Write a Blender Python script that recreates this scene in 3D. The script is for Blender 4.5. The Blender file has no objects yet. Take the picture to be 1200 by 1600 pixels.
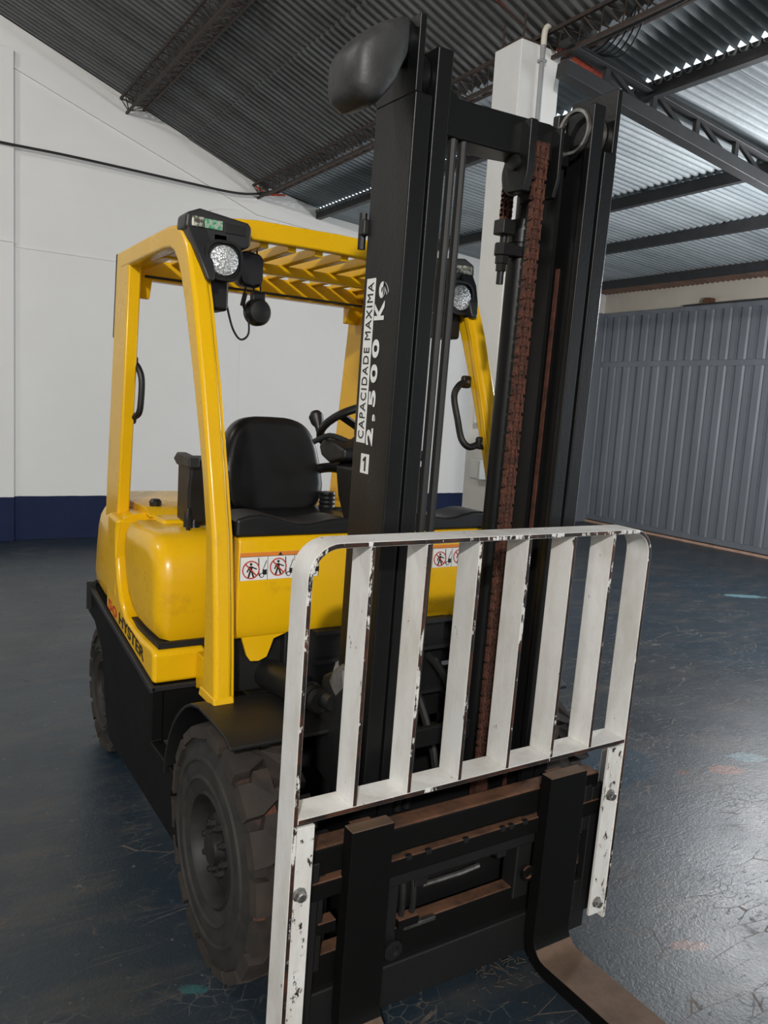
import bpy, bmesh, math, random
from mathutils import Vector, Matrix
random.seed(7)
sc = bpy.context.scene
COL = sc.collection
PI = math.pi
# ------------------------------------------------------------------ camera
YAW, PITCH, ROLL, FPX = 0.566652, -0.131872, 0.060982, 1236.25
cam_d = bpy.data.cameras.new('camera'); cam = bpy.data.objects.new('camera', cam_d); COL.objects.link(cam)
fwd = Vector((math.sin(YAW)*math.cos(PITCH), math.cos(YAW)*math.cos(PITCH), math.sin(PITCH)))
rgt = Vector((math.cos(YAW), -math.sin(YAW), 0)); upv = rgt.cross(fwd)
r2 = rgt*math.cos(ROLL) + upv*math.sin(ROLL); u2 = upv*math.cos(ROLL) - rgt*math.sin(ROLL)
m = Matrix((r2, u2, -fwd)).transposed().to_4x4(); m.translation = (0, 0, 1.55)
cam.matrix_world = m
cam_d.sensor_fit = 'VERTICAL'; cam_d.sensor_height = 36; cam_d.lens = FPX*36/1600; cam_d.clip_start = .02
sc.camera = cam
# ------------------------------------------------------------------ world, lights, exposure
w = bpy.data.worlds.new('daylight'); sc.world = w; w.use_nodes = True
w.node_tree.nodes['Background'].inputs[0].default_value = (.86, .93, 1, 1)
w.node_tree.nodes['Background'].inputs[1].default_value = 1.6
def area(name, loc, target, sx, sy, power, color=(1, 1, 1)):
    d = bpy.data.lights.new(name, 'AREA'); d.shape = 'RECTANGLE'; d.size = sx; d.size_y = sy
    d.energy = power; d.color = color
    o = bpy.data.objects.new(name, d); COL.objects.link(o); o.location = loc
    o.rotation_euler = (Vector(target)-Vector(loc)).to_track_quat('-Z', 'Z').to_euler()
    return o
def bulb(name, loc, power, color=(1, 1, 1), r=.12):
    d = bpy.data.lights.new(name, 'POINT'); d.energy = power; d.color = color; d.shadow_soft_size = r
    o = bpy.data.objects.new(name, d); COL.objects.link(o); o.location = loc; return o
bulb('ceiling_lamp_behind', (-2.7, -3.8, 4.4), 1500, (1, .97, .92), .14)
bulb('ceiling_lamp_lean_to', (6.25, 3.36, 2.48), 250, (.97, .98, 1), .15)
bulb('hall_fill_lamp', (-2.6, 4.6, 5.2), 200, (1, .97, .93), .14)  # added unseen lamp that brightens the back wall
area('gateway_fill', (9.25, .6, 1.6), (5.0, 2.2, 2.2), 5.0, 2.9, 150, (.90, .96, 1))  # added broad fill, boosts the daylight assumed through an unseen gateway
sc.view_settings.view_transform = 'Standard'; sc.view_settings.look = 'None'
sc.view_settings.exposure = 0.0; sc.view_settings.gamma = 1.0; sc.view_settings.use_curve_mapping = False
try: sc.cycles.use_denoising = True
except Exception: pass
# ------------------------------------------------------------------ materials
MATS = {}
def nt(name):
    mt = bpy.data.materials.new(name); mt.use_nodes = True; t = mt.node_tree
    b = t.nodes['Principled BSDF']; return mt, t, b
def N(t, kind, **kw):
    n = t.nodes.new(kind)
    for k, v in kw.items():
        if k.startswith('i_'):
            key = k[2:]; n.inputs[int(key) if key.isdigit() else key].default_value = v
        else: setattr(n, k, v)
    return n
def L(t, a, b): t.links.new(a, b)
def rgba(c): return (c[0], c[1], c[2], 1)
def ramp(t, fac, p0, c0, p1, c1):
    r = N(t, 'ShaderNodeValToRGB'); r.color_ramp.elements[0].position = p0; r.color_ramp.elements[0].color = rgba(c0)
    r.color_ramp.elements[1].position = p1; r.color_ramp.elements[1].color = rgba(c1); L(t, fac, r.inputs[0]); return r.outputs[0]
def math_(t, op, a, b=None, c=None, clamp=False):
    n = N(t, 'ShaderNodeMath', operation=op); n.use_clamp = clamp
    for i, x in enumerate((a, b, c)):
        if x is None: continue
        if isinstance(x, (int, float)): n.inputs[i].default_value = x
        else: L(t, x, n.inputs[i])
    return n.outputs[0]
def coords(t, scale=(1, 1, 1), loc=(0, 0, 0), rot=(0, 0, 0)):
    g = N(t, 'ShaderNodeNewGeometry'); mp = N(t, 'ShaderNodeMapping')
    mp.inputs['Scale'].default_value = scale; mp.inputs['Location'].default_value = loc; mp.inputs['Rotation'].default_value = rot
    L(t, g.outputs['Position'], mp.inputs['Vector']); return mp.outputs[0]
def noise(t, scale, detail=4, rough=.6, vec=None, dist=0):
    n = N(t, 'ShaderNodeTexNoise'); n.inputs['Scale'].default_value = scale; n.inputs['Detail'].default_value = detail
    n.inputs['Roughness'].default_value = rough; n.inputs['Distortion'].default_value = dist
    L(t, vec if vec is not None else coords(t), n.inputs['Vector']); return n.outputs['Fac']
def mixc(t, fac, a, b):
    mx = N(t, 'ShaderNodeMix', data_type='RGBA')
    for i, x in ((0, fac), (6, a), (7, b)):
        if isinstance(x, (int, float)): mx.inputs[i].default_value = x
        elif isinstance(x, tuple): mx.inputs[i].default_value = rgba(x)
        else: L(t, x, mx.inputs[i])
    return mx.outputs[2]
def bump(t, b, h, strength, dist=.01):
    bp = N(t, 'ShaderNodeBump'); bp.inputs['Strength'].default_value = strength; bp.inputs['Distance'].default_value = dist
    L(t, h, bp.inputs['Height']); L(t, bp.outputs[0], b.inputs['Normal'])
def simple(name, c, rough=.5, metal=0, var=.25, scale=8, c2=None, stretch=(1, 1, 1), bmp=0, bscale=60, coat=0, lo=.35, hi=.7, spec=.5):
    mt, t, b = nt(name)
    c2 = c2 or tuple(x*(1-var) for x in c)
    f = noise(t, scale, 5, .65, coords(t, stretch))
    L(t, ramp(t, f, lo, c, hi, c2), b.inputs['Base Color'])
    L(t, math_(t, 'MULTIPLY_ADD', f, .25, rough-.12), b.inputs['Roughness'])
    b.inputs['Metallic'].default_value = metal; b.inputs['Coat Weight'].default_value = coat
    b.inputs['Coat Roughness'].default_value = .15; b.inputs['Specular IOR Level'].default_value = spec
    if bmp: bump(t, b, noise(t, bscale, 3, .6), bmp, .004)
    MATS[name] = mt; return mt
def edge_wear(t, radius=.006):
    bv = N(t, 'ShaderNodeBevel', samples=4); bv.inputs['Radius'].default_value = radius
    g = N(t, 'ShaderNodeNewGeometry'); d = N(t, 'ShaderNodeVectorMath', operation='DOT_PRODUCT')
    L(t, bv.outputs[0], d.inputs[0]); L(t, g.outputs['Normal'], d.inputs[1])
    return math_(t, 'SUBTRACT', 1.0, d.outputs['Value'])
def sep_normal(t):
    g = N(t, 'ShaderNodeNewGeometry'); s = N(t, 'ShaderNodeSeparateXYZ'); L(t, g.outputs['Normal'], s.inputs[0]); return s.outputs
# yellow machine paint
mt, t, b = nt('yellow_paint'); MATS['yellow'] = mt
f = noise(t, 7, 6, .7); f2 = noise(t, 2.2, 3, .5)
c = ramp(t, f2, .35, (.80, .46, .004), .75, (.72, .40, .004))
c = mixc(t, ramp(t, f, .60, (0, 0, 0), .78, (.35, .35, .35)), c, (.22, .10, .02))
L(t, c, b.inputs['Base Color']); L(t, math_(t, 'MULTIPLY_ADD', f, .3, .15), b.inputs['Roughness'])
b.inputs['Coat Weight'].default_value = .2; b.inputs['Coat Roughness'].default_value = .12; b.inputs['Specular IOR Level'].default_value = .35
# white chipped paint over rusty steel (load backrest)
def chipped(name, fa, fb):
    mt, t, b = nt(name); MATS[name] = mt
    nz = noise(t, 38, 9, .72, coords(t, (1, 1, .45)))
    nb = noise(t, 4, 2, .5)
    no = sep_normal(t)
    front = math_(t, 'GREATER_THAN', math_(t, 'MULTIPLY', no[1], -1.0), .8)
    ew = math_(t, 'MULTIPLY', edge_wear(t), 1.1, clamp=True)
    v = math_(t, 'ADD', nz, math_(t, 'MULTIPLY', front, math_(t, 'MULTIPLY_ADD', nb, fa, fb)))
    v = math_(t, 'ADD', v, math_(t, 'MULTIPLY', ew, .28))
    msk = ramp(t, v, .655, (0, 0, 0), .675, (1, 1, 1))
    rustc = ramp(t, noise(t, 15, 5, .7), .45, (.014, .010, .009), .72, (.10, .035, .015))
    wht = ramp(t, noise(t, 9, 6, .7, coords(t, (1, 1, .4))), .42, (.74, .735, .72), .78, (.54, .51, .46))
    L(t, mixc(t, msk, wht, rustc), b.inputs['Base Color']); b.inputs['Roughness'].default_value = .5
    bump(t, b, math_(t, 'SUBTRACT', 1.0, msk), .35, .002)
chipped('chipped', .60, -.035)
chipped('chipped_plate', .16, -.005)
# black steel with rust dust on upward faces (carriage, forks)
def rusty(name, amt, base, rustc0, rustc1):
    mt, t, b = nt(name); MATS[name] = mt
    no = sep_normal(t)
    up = math_(t, 'MULTIPLY', math_(t, 'GREATER_THAN', no[2], .6), amt)
    nz = noise(t, 22, 7, .7)
    v = math_(t, 'ADD', math_(t, 'MULTIPLY', nz, .55), up)
    k = ramp(t, v, .48, (0, 0, 0), .62, (1, 1, 1))
    rc = ramp(t, noise(t, 9, 6, .7), .4, rustc0, .7, rustc1)
    L(t, mixc(t, k, base, rc), b.inputs['Base Color'])
    b.inputs['Roughness'].default_value = .6; b.inputs['Specular IOR Level'].default_value = .14; bump(t, b, nz, .25, .004)
rusty('carriage_steel', .42, (.0045, .0043, .0043), (.15, .075, .045), (.03, .02, .016))
rusty('fork_steel', .45, (.0035, .0035, .0035), (.15, .10, .07), (.09, .06, .045))
simple('mast_black', (.0075, .0077, .0082), .36, 0, .45, 5, stretch=(1, 1, .35), bmp=.12, bscale=90, spec=.32)
simple('worn_cast', (.050, .050, .050), .5, 0, .5, 14, c2=(.022, .022, .022), bmp=.35, bscale=40, spec=.4)
simple('machine_black', (.009, .009, .0095), .5, 0, .3, 9, bmp=.1, bscale=120)
simple('skirt_black', (.0045, .0045, .0047), .55, 0, .3, 5, spec=.18)
simple('plastic_black', (.009, .009, .0095), .42, 0, .2, 20)
simple('trim_black', (.022, .022, .024), .45, 0, .2, 20)
simple('vinyl_black', (.008, .008, .0085), .36, 0, .2, 12, bmp=.06, bscale=220)
simple('rubber', (.012, .0115, .011), .75, 0, .4, 14, c2=(.028, .024, .020), bmp=.3, bscale=45)
simple('tread_rubber', (.022, .018, .015), .8, 0, .3, 12, c2=(.045, .030, .022), bmp=.35, bscale=50, lo=.42, hi=.75)
simple('groove_dust', (.13, .045, .026), .9, 0, .6, 6, c2=(.018, .014, .012), lo=.36, hi=.52)
simple('rim_paint', (.010, .010, .010), .55, 0, .3, 14, c2=(.024, .022, .020), spec=.3)
simple('chain_rust', (.13, .048, .030), .65, .2, .6, 40, c2=(.035, .018, .014), bmp=.3, bscale=150)
simple('bolt_steel', (.42, .41, .39), .38, .9, .5, 60)
simple('bare_steel', (.45, .44, .42), .35, .9, .4, 30, c2=(.14, .13, .12))
simple('sticker_white', (.78, .78, .77), .45, 0, .06, 30)
simple('print_black', (.010, .010, .010), .5, 0, .1, 30)
simple('print_red', (.50, .035, .02), .5, 0, .1, 30)
simple('print_orange', (.72, .22, .03), .5, 0, .1, 30)
simple('tread_plate', (.11, .105, .10), .6, .3, .6, 60, c2=(.02, .02, .02), bmp=.6, bscale=70)
simple('column_white', (.76, .76, .75), .6, 0, .08, 3)
simple('pvc_grey', (.30, .31, .32), .45, 0, .1, 10)
simple('pvc_white', (.68, .65, .56), .45, 0, .1, 10)
simple('box_white', (.70, .72, .72), .45, 0, .05, 10)
simple('red_conduit', (.48, .060, .025), .55, 0, .5, 25, c2=(.12, .025, .02), lo=.45, hi=.7)
simple('cable_black', (.012, .012, .012), .55, 0, .1, 10)
simple('purlin_steel', (.040, .041, .043), .55, .2, .3, 8)
simple('lattice_steel', (.032, .028, .026), .65, .2, .5, 20, c2=(.07, .04, .03))
simple('gate_paint', (.185, .205, .235), .5, .1, .22, 3, stretch=(1, 1, .15))
simple('leak_light_salmon', (.55, .36, .27), .6, 0, .3, 6)
simple('wood_block', (.16, .07, .035), .8, 0, .4, 20)
simple('cream_wall', (.66, .61, .52), .75, 0, .1, 2)
simple('straw', (.09, .07, .05), .8, 0, .5, 60, c2=(.03, .024, .02))
simple('plastic_scrap', (.13, .125, .12), .5, 0, .5, 25)
# roofs
def roofm(name, c0, c1, metal, rough):
    mt, t, b = nt(name); MATS[name] = mt
    f = noise(t, 1.6, 5, .65, coords(t, (.35, 2.5, 1))); f2 = noise(t, 30, 3, .6)
    f = math_(t, 'ADD', f, math_(t, 'MULTIPLY_ADD', f2, .2, -.1))
    L(t, ramp(t, f, .35, c0, .68, c1), b.inputs['Base Color'])
    b.inputs['Metallic'].default_value = metal; L(t, math_(t, 'MULTIPLY_ADD', f2, .2, rough), b.inputs['Roughness'])
roofm('roof_old', (.19, .20, .20), (.10, .102, .102), .25, .5)
roofm('roof_galvanized', (.30, .335, .35), (.19, .22, .235), .1, .55)
roofm('roof_rusty', (.25, .15, .11), (.16, .10, .08), .2, .6)
# wall: white with navy dado
mt, t, b = nt('wall_paint'); MATS['wall'] = mt
g = N(t, 'ShaderNodeNewGeometry'); s = N(t, 'ShaderNodeSeparateXYZ'); L(t, g.outputs['Position'], s.inputs[0])
zz = math_(t, 'ADD', s.outputs[2], math_(t, 'MULTIPLY', noise(t, 6, 3), .012))
whi = ramp(t, noise(t, .9, 5, .6), .3, (.76, .757, .74), .75, (.71, .705, .69))
blu = ramp(t, noise(t, 5, 5, .6), .35, (.0055, .012, .050), .7, (.009, .017, .058))
L(t, mixc(t, math_(t, 'LESS_THAN', zz, .447), whi, blu), b.inputs['Base Color']); b.inputs['Roughness'].default_value = .65; b.inputs['Specular IOR Level'].default_value = .25
bump(t, b, noise(t, 30, 4, .6), .15, .004)
# painted concrete floor, scuffed
mt, t, b = nt('floor_paint'); MATS['floor'] = mt
big = noise(t, .55, 5, .6); mid = noise(t, 2.6, 6, .65); fine = noise(t, 60, 4, .7)
col = ramp(t, big, .35, (.010, .026, .042), .68, (.026, .032, .038))
strk = noise(t, 1, 6, .7, coords(t, (1.6, 5.5, 1), (2, 1, 0), (0, 0, .15)))
col = mixc(t, ramp(t, strk, .50, (0, 0, 0), .72, (.8, .8, .8)), col, (.066, .060, .054))
def scratch(rot, sc_, thr, loc):
    vv = N(t, 'ShaderNodeTexVoronoi', feature='DISTANCE_TO_EDGE'); vv.inputs['Scale'].default_value = 1
    wv = N(t, 'ShaderNodeVectorMath', operation='ADD')
    nn = N(t, 'ShaderNodeTexNoise'); nn.inputs['Scale'].default_value = 3; nn.inputs['Detail'].default_value = 3
    L(t, coords(t), nn.inputs['Vector'])
    sca = N(t, 'ShaderNodeVectorMath', operation='SCALE'); sca.inputs['Scale'].default_value = .3; L(t, nn.outputs['Color'], sca.inputs[0])
    L(t, coords(t, sc_, loc, (0, 0, rot)), wv.inputs[0]); L(t, sca.outputs[0], wv.inputs[1]); L(t, wv.outputs[0], vv.inputs['Vector'])
    return math_(t, 'LESS_THAN', vv.outputs['Distance'], thr)
gate1 = ramp(t, noise(t, 5, 4, .6), .50, (0, 0, 0), .60, (1, 1, 1))
gate2 = ramp(t, noise(t, 7, 4, .6, coords(t, (1, 1, 1), (9, 4, 2))), .60, (0, 0, 0), .66, (1, 1, 1))
s1 = math_(t, 'MULTIPLY', scratch(.9, (3, 14, 1), .012, (3, 1, 0)), gate1)
s2 = math_(t, 'MULTIPLY', scratch(-.5, (4, 17, 1), .013, (1, 8, 0)), gate2)
s3 = math_(t, 'MULTIPLY', scratch(.2, (18, 26, 1), .03, (5, 2, 0)), ramp(t, noise(t, 3, 5, .7), .5, (0, 0, 0), .62, (1, 1, 1)))
col = mixc(t, math_(t, 'MULTIPLY', s3, .45), col, (.13, .12, .105))
col = mixc(t, math_(t, 'MULTIPLY', s1, .55), col, (.17, .12, .09))
col = mixc(t, math_(t, 'MULTIPLY', s2, .6), col, (.012, .014, .014))
specks = ramp(t, noise(t, 34, 2, .5, coords(t, (1, 1, 1), (3, 7, 1))), .70, (0, 0, 0), .72, (1, 1, 1))
col = mixc(t, math_(t, 'MULTIPLY', specks, .6), col, (.14, .13, .11))
g = N(t, 'ShaderNodeNewGeometry')
def patch(x, y, rx, ry, c, col, wob=.5):
    vm = N(t, 'ShaderNodeMapping', vector_type='TEXTURE'); vm.inputs['Location'].default_value = (x, y, 0); vm.inputs['Scale'].default_value = (rx, ry, 1)
    vm.inputs['Rotation'].default_value = (0, 0, -.5)
    L(t, g.outputs['Position'], vm.inputs['Vector'])
    ln = N(t, 'ShaderNodeVectorMath', operation='LENGTH'); L(t, vm.outputs[0], ln.inputs[0])
    d = math_(t, 'ADD', ln.outputs['Value'], math_(t, 'MULTIPLY_ADD', noise(t, 1.4/min(rx, ry), 3, .6), wob*2, -wob))
    return mixc(t, math_(t, 'LESS_THAN', d, 1.0), col, c)
col = patch(2.75, 2.36, .26, .22, (.006, .030, .055), col)
col = patch(2.52, 2.28, .10, .10, (.10, .13, .14), col)
col = patch(3.23, 2.03, .085, .05, (.17, .065, .035), col, .8)
col = patch(3.02, 2.10, .03, .025, (.10, .03, .02), col)
col = patch(3.46, 2.07, .09, .05, (.11, .19, .22), col, .8)
col = patch(6.78, 4.30, .20, .06, (.12, .22, .25), col, .8)
col = patch(2.02, 1.32, .06, .022, (.13, .05, .03), col, .9)
col = patch(.66, 1.83, .035, .016, (.03, .09, .095), col, 1.1)
L(t, col, b.inputs['Base Color'])
rr = math_(t, 'MULTIPLY_ADD', mid, .28, .235)
rr = math_(t, 'ADD', rr, math_(t, 'MULTIPLY', s2, .35)); rr = math_(t, 'ADD', rr, math_(t, 'MULTIPLY', math_(t, 'ADD', s1, s3), .25), clamp=True)
L(t, rr, b.inputs['Roughness']); b.inputs['Specular IOR Level'].default_value = .72
hh = math_(t, 'ADD', math_(t, 'MULTIPLY', noise(t, 24, 5, .7), .45), math_(t, 'MULTIPLY', noise(t, 85, 4, .7), .45))
flk = ramp(t, noise(t, 1, 4, .75, coords(t, (18, 60, 1), (0, 0, 0), (0, 0, .7))), .60, (0, 0, 0), .66, (1, 1, 1))
flk = math_(t, 'MULTIPLY', flk, ramp(t, noise(t, 2.0, 4, .6), .45, (0, 0, 0), .6, (1, 1, 1)))
hh = math_(t, 'SUBTRACT', hh, math_(t, 'MULTIPLY', flk, .35))
hh = math_(t, 'SUBTRACT', hh, math_(t, 'MULTIPLY', math_(t, 'ADD', s1, s2), .5))
bump(t, b, hh, .42, .006)
# lamp lens and led
mt, t, b = nt('lamp_lens'); MATS['lens'] = mt
vv = N(t, 'ShaderNodeTexVoronoi'); vv.inputs['Scale'].default_value = 150; L(t, coords(t), vv.inputs['Vector'])
L(t, ramp(t, vv.outputs['Distance'], .2, (.85, .87, .88), .75, (.34, .35, .36)), b.inputs['Base Color'])
b.inputs['Roughness'].default_value = .15; b.inputs['Metallic'].default_value = .35; bump(t, b, vv.outputs['Distance'], .6, .004)
simple('led_clear', (.62, .62, .52), .2, .3, .6, 90, c2=(.10, .10, .08), lo=.42, hi=.55)
simple('led_green', (.05, .38, .18), .2, .2, .6, 120, c2=(.45, .50, .42), lo=.42, hi=.55)
simple('mirror_glass', (.05, .05, .055), .06, .8, .1, 4)
def M_(k): return MATS[k]
# ------------------------------------------------------------------ mesh helpers
class MB:
    def __init__(s, xf=None): s.v = []; s.f = []; s.xf = xf
    def add(s, vs, fs):
        o = len(s.v); s.v += [tuple(p) for p in vs]; s.f += [tuple(i+o for i in q) for q in fs]; return s
    def box(s, x0, x1, y0, y1, z0, z1):
        return s.add([(x, y, z) for x in (x0, x1) for y in (y0, y1) for z in (z0, z1)],
                     [(0, 1, 3, 2), (4, 6, 7, 5), (0, 4, 5, 1), (2, 3, 7, 6), (0, 2, 6, 4), (1, 5, 7, 3)])
    def prism(s, poly, ax, a, b):
        n = len(poly)
        def P(p, h): return (h, p[0], p[1]) if ax == 'x' else ((p[0], h, p[1]) if ax == 'y' else (p[0], p[1], h))
        vs = [P(p, a) for p in poly]+[P(p, b) for p in poly]
        return s.add(vs, [tuple(range(n)), tuple(range(2*n-1, n-1, -1))]+[(i, (i+1) % n, n+(i+1) % n, n+i) for i in range(n)])
    def ribbon(s, A, B, ax, a, b):
        """strip between two polylines A and B (2-D, same length) extruded along an axis"""
        n = len(A)
        def P(p, h): return (h, p[0], p[1]) if ax == 'x' else ((p[0], h, p[1]) if ax == 'y' else (p[0], p[1], h))
        vs = [P(p, h) for h in (a, b) for q in (A, B) for p in q]; f = []
        i = lambda h, q, k: h*2*n+q*n+k
        for k in range(n-1):
            f += [(i(0, 0, k), i(0, 0, k+1), i(0, 1, k+1), i(0, 1, k)), (i(1, 0, k), i(1, 1, k), i(1, 1, k+1), i(1, 0, k+1)),
                  (i(0, 0, k), i(1, 0, k), i(1, 0, k+1), i(0, 0, k+1)), (i(0, 1, k), i(0, 1, k+1), i(1, 1, k+1), i(1, 1, k))]
        for k in (0, n-1): f.append((i(0, 0, k), i(0, 1, k), i(1, 1, k), i(1, 0, k)))
        return s.add(vs, f)
    def bar(s, p, q, w, h, up=(0, 0, 1)):
        p = Vector(p); q = Vector(q); d = (q-p).normalized(); u = Vector(up)
        if abs(d.dot(u)) > .98: u = Vector((0, 1, 0))
        r = d.cross(u).normalized()*w/2; u = r.cross(d).normalized()*h/2
        vs = [c+r*a+u*e for c in (p, q) for a, e in ((-1, -1), (1, -1), (1, 1), (-1, 1))]
        return s.add(vs, [(0, 1, 2, 3), (7, 6, 5, 4)]+[(i, (i+1) % 4, 4+(i+1) % 4, 4+i) for i in range(4)][::1])
    def tube(s, pts, r, n=10, caps=True):
        pts = [Vector(p) for p in pts]; rs = r if isinstance(r, (list, tuple)) else [r]*len(pts); rings = []
        d0 = (pts[1]-pts[0]).normalized(); u = d0.orthogonal().normalized()
        for k, p in enumerate(pts):
            d = (pts[min(k+1, len(pts)-1)]-pts[max(k-1, 0)]).normalized(); u = (u-d*u.dot(d)).normalized(); v = d.cross(u)
            rings.append([p+(u*math.cos(2*PI*j/n)+v*math.sin(2*PI*j/n))*rs[k] for j in range(n)])
        return s.loft(rings, caps)
    def loft(s, rings, caps=True, closed=True):
        n = len(rings[0]); vs = [p for r in rings for p in r]; f = []
        for k in range(len(rings)-1):
            for j in range(n if closed else n-1):
                f.append((k*n+j, k*n+(j+1) % n, (k+1)*n+(j+1) % n, (k+1)*n+j))
        if caps: f += [tuple(range(n-1, -1, -1)), tuple((len(rings)-1)*n+j for j in range(n))]
        return s.add(vs, f)
    def lathe(s, prof, o, n=32, ax='x', caps=True):
        """prof: (axial, radius) pairs about an axis through o"""
        o = Vector(o); rings = []
        for a, r in prof:
            ring = []
            for j in range(n):
                c, q = math.cos(2*PI*j/n)*r, math.sin(2*PI*j/n)*r
                ring.append(o+(Vector((a, c, q)) if ax == 'x' else (Vector((c, a, q)) if ax == 'y' else Vector((c, q, a)))))
            rings.append(ring)
        return s.loft(rings, caps)
    def mesh(s, name, smooth=35):
        me = bpy.data.meshes.new(name)
        vs = [s.xf(*p) for p in s.v] if s.xf else s.v
        me.from_pydata([tuple(p) for p in vs], [], s.f); me.validate()
        bm = bmesh.new(); bm.from_mesh(me); bmesh.ops.recalc_face_normals(bm, faces=bm.faces); bm.to_mesh(me); bm.free()
        if smooth:
            me.shade_smooth(); me.set_sharp_from_angle(angle=math.radians(smooth))
        return me
    def build(s, name, mat, parent=None, bevel=0, seg=2, smooth=35):
        me = s.mesh(name, smooth); me.materials.append(MATS[mat])
        o = bpy.data.objects.new(name, me); COL.objects.link(o); attach(o, parent)
        if bevel:
            bv = o.modifiers.new('bevel', 'BEVEL'); bv.width = bevel; bv.segments = seg; bv.limit_method = 'ANGLE'; bv.angle_limit = math.radians(40)
            bv.harden_normals = True
        return o
def attach(o, parent):
    if parent is not None:
        o.parent = parent
        q = parent
        while q is not None and q.type != 'EMPTY': q = q.parent
        if parent.type == 'EMPTY': o.matrix_parent_inverse = Matrix.Translation(-parent.location)
def tag(o, label=None, cat=None, group=None, kind=None):
    for k, v in (('label', label), ('category', cat), ('group', group), ('kind', kind)):
        if v: o[k] = v
    return o
def empty(name, loc):
    o = bpy.data.objects.new(name, None); COL.objects.link(o); o.location = loc; o.empty_display_size = .1; return o
def arc(cx, cy, r, a0, a1, n):
    return [(cx+r*math.cos(math.radians(a0+(a1-a0)*i/n)), cy+r*math.sin(math.radians(a0+(a1-a0)*i/n))) for i in range(n+1)]
def rrect(w, h, r, n=5, cx=0, cy=0):
    p = []
    for sx, sy, a in ((1, 1, 0), (-1, 1, 90), (-1, -1, 180), (1, -1, 270)):
        p += arc(cx+sx*(w/2-r), cy+sy*(h/2-r), r, a, a+90, n)
    return p
def smooth_path(pts, k=6):
    P = [Vector(p) for p in pts]; out = []
    for i in range(len(P)-1):
        p0 = P[max(i-1, 0)]; p1 = P[i]; p2 = P[i+1]; p3 = P[min(i+2, len(P)-1)]
        for j in range(k):
            u = j/k; out.append(.5*((2*p1)+(p2-p0)*u+(2*p0-5*p1+4*p2-p3)*u*u+(3*p1-p0-3*p2+p3)*u**3))
    out.append(P[-1]); return out
def text(body, name, mat, parent, org, xd, yd, wid, hei, off=.02, th=.0006, sp=1.0):
    """lettering fitted to a wid x hei box whose lower left corner is org"""
    cu = bpy.data.curves.new(name, 'FONT'); cu.body = body; cu.offset = off; cu.extrude = .001; cu.space_character = sp
    o = bpy.data.objects.new(name, cu); COL.objects.link(o); bpy.context.view_layer.update()
    me = bpy.data.meshes.new_from_object(o.evaluated_get(bpy.context.evaluated_depsgraph_get()))
    bpy.data.objects.remove(o); xs = [v.co.x for v in me.vertices]; ys = [v.co.y for v in me.vertices]
    x0, x1, y0, y1 = min(xs), max(xs), min(ys), max(ys); xd = Vector(xd); yd = Vector(yd); nn = xd.cross(yd).normalized()
    for v in me.vertices:
        z = v.co.z
        v.co = Vector(org)+xd*((v.co.x-x0)/(x1-x0)*wid)+yd*((v.co.y-y0)/(y1-y0)*hei)+nn*(th if z > 0 else -th)
    me.name = name; me.materials.clear(); me.materials.append(MATS[mat])
    q = bpy.data.objects.new(name, me); COL.objects.link(q); attach(q, parent); return q
# ------------------------------------------------------------------ the setting
XG = 9.1; YB = 8.6
def zmain(x): return 4.89-.385*(x-.97)
def zmid(x): return 3.905-.18*(x-3.53)
def zann(x): return 3.70-.0667*(x-4.389)
o = MB().box(-9, 12, -7, YB+.2, -.1, 0).build('floor', 'floor', smooth=0)
tag(o, 'scuffed blue-grey painted concrete floor of the warehouse', 'floor', kind='structure')
RX = -3.2
poly = [(-9, 0), (XG+.6, 0), (XG+.6, zann(XG+.6)+.05), (4.36, zann(4.36)+.04), (4.36, zmid(4.36)+.02), (3.53, zmain(3.53)+.02), (RX, zmain(RX)), (-9, zmain(RX)-.385*(RX+9)*1)]
wall_back = tag(MB().prism(poly, 'y', YB, YB+.2).build('wall_back', 'wall', smooth=0), 'white back wall with navy blue band along its foot', 'wall', kind='structure')
MB().box(-3.4, 1.075, YB-.07, YB+.01, 0, 4.62).build('pilaster', 'wall', wall_back, .004)
MB().prism([(3.02, 0), (3.09, 0), (3.09, 3.55), (3.02, 3.53)], 'y', YB-.03, YB+.01).build('pilaster', 'wall', wall_back, .004)
MB().prism([(3.09, 0), (3.40, 0), (3.40, 3.56), (3.33, 3.60), (3.09, 3.56)], 'y', YB-.016, YB+.01).build('pilaster', 'wall', wall_back, .004)
MB().box(-3.4, 1.08, YB-.085, YB-.06, 2.885, 2.897).build('wall_seam', 'wall', wall_back)
MB().box(1.08, XG+.3, YB-.012, YB+.01, 2.855, 2.867).build('wall_seam', 'wall', wall_back)
# sloping plaster ledge below the gable edge
MB().prism([(.2, zmain(.2)-.36), (3.35, zmain(3.35)-.32), (3.6, zmain(3.6)-.26), (6.6, 3.38), (6.6, 3.36), (3.55, zmain(3.55)-.32), (.2, zmain(.2)-.40)], 'y', YB-.022, YB+.01).build('wall_ledge', 'wall', wall_back)
tag(MB().box(-9.2, -9, -7, YB, 0, 6).build('wall_left', 'wall', smooth=0), 'white side wall beyond the left of the hall', 'wall', kind='structure')
wf = MB().box(-9, XG+.6, -7.2, -7, 0, 7).build('wall_front', 'wall', smooth=0)
tag(wf, 'white front wall of the hall behind the viewer', 'wall', kind='structure')
wr = MB().box(XG+.07, XG+.27, 4.2, YB, 0, 3.45).build('wall_right', 'cream_wall', smooth=0)
tag(wr, 'cream wall showing above the grey metal gate', 'wall', kind='structure')
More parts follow.
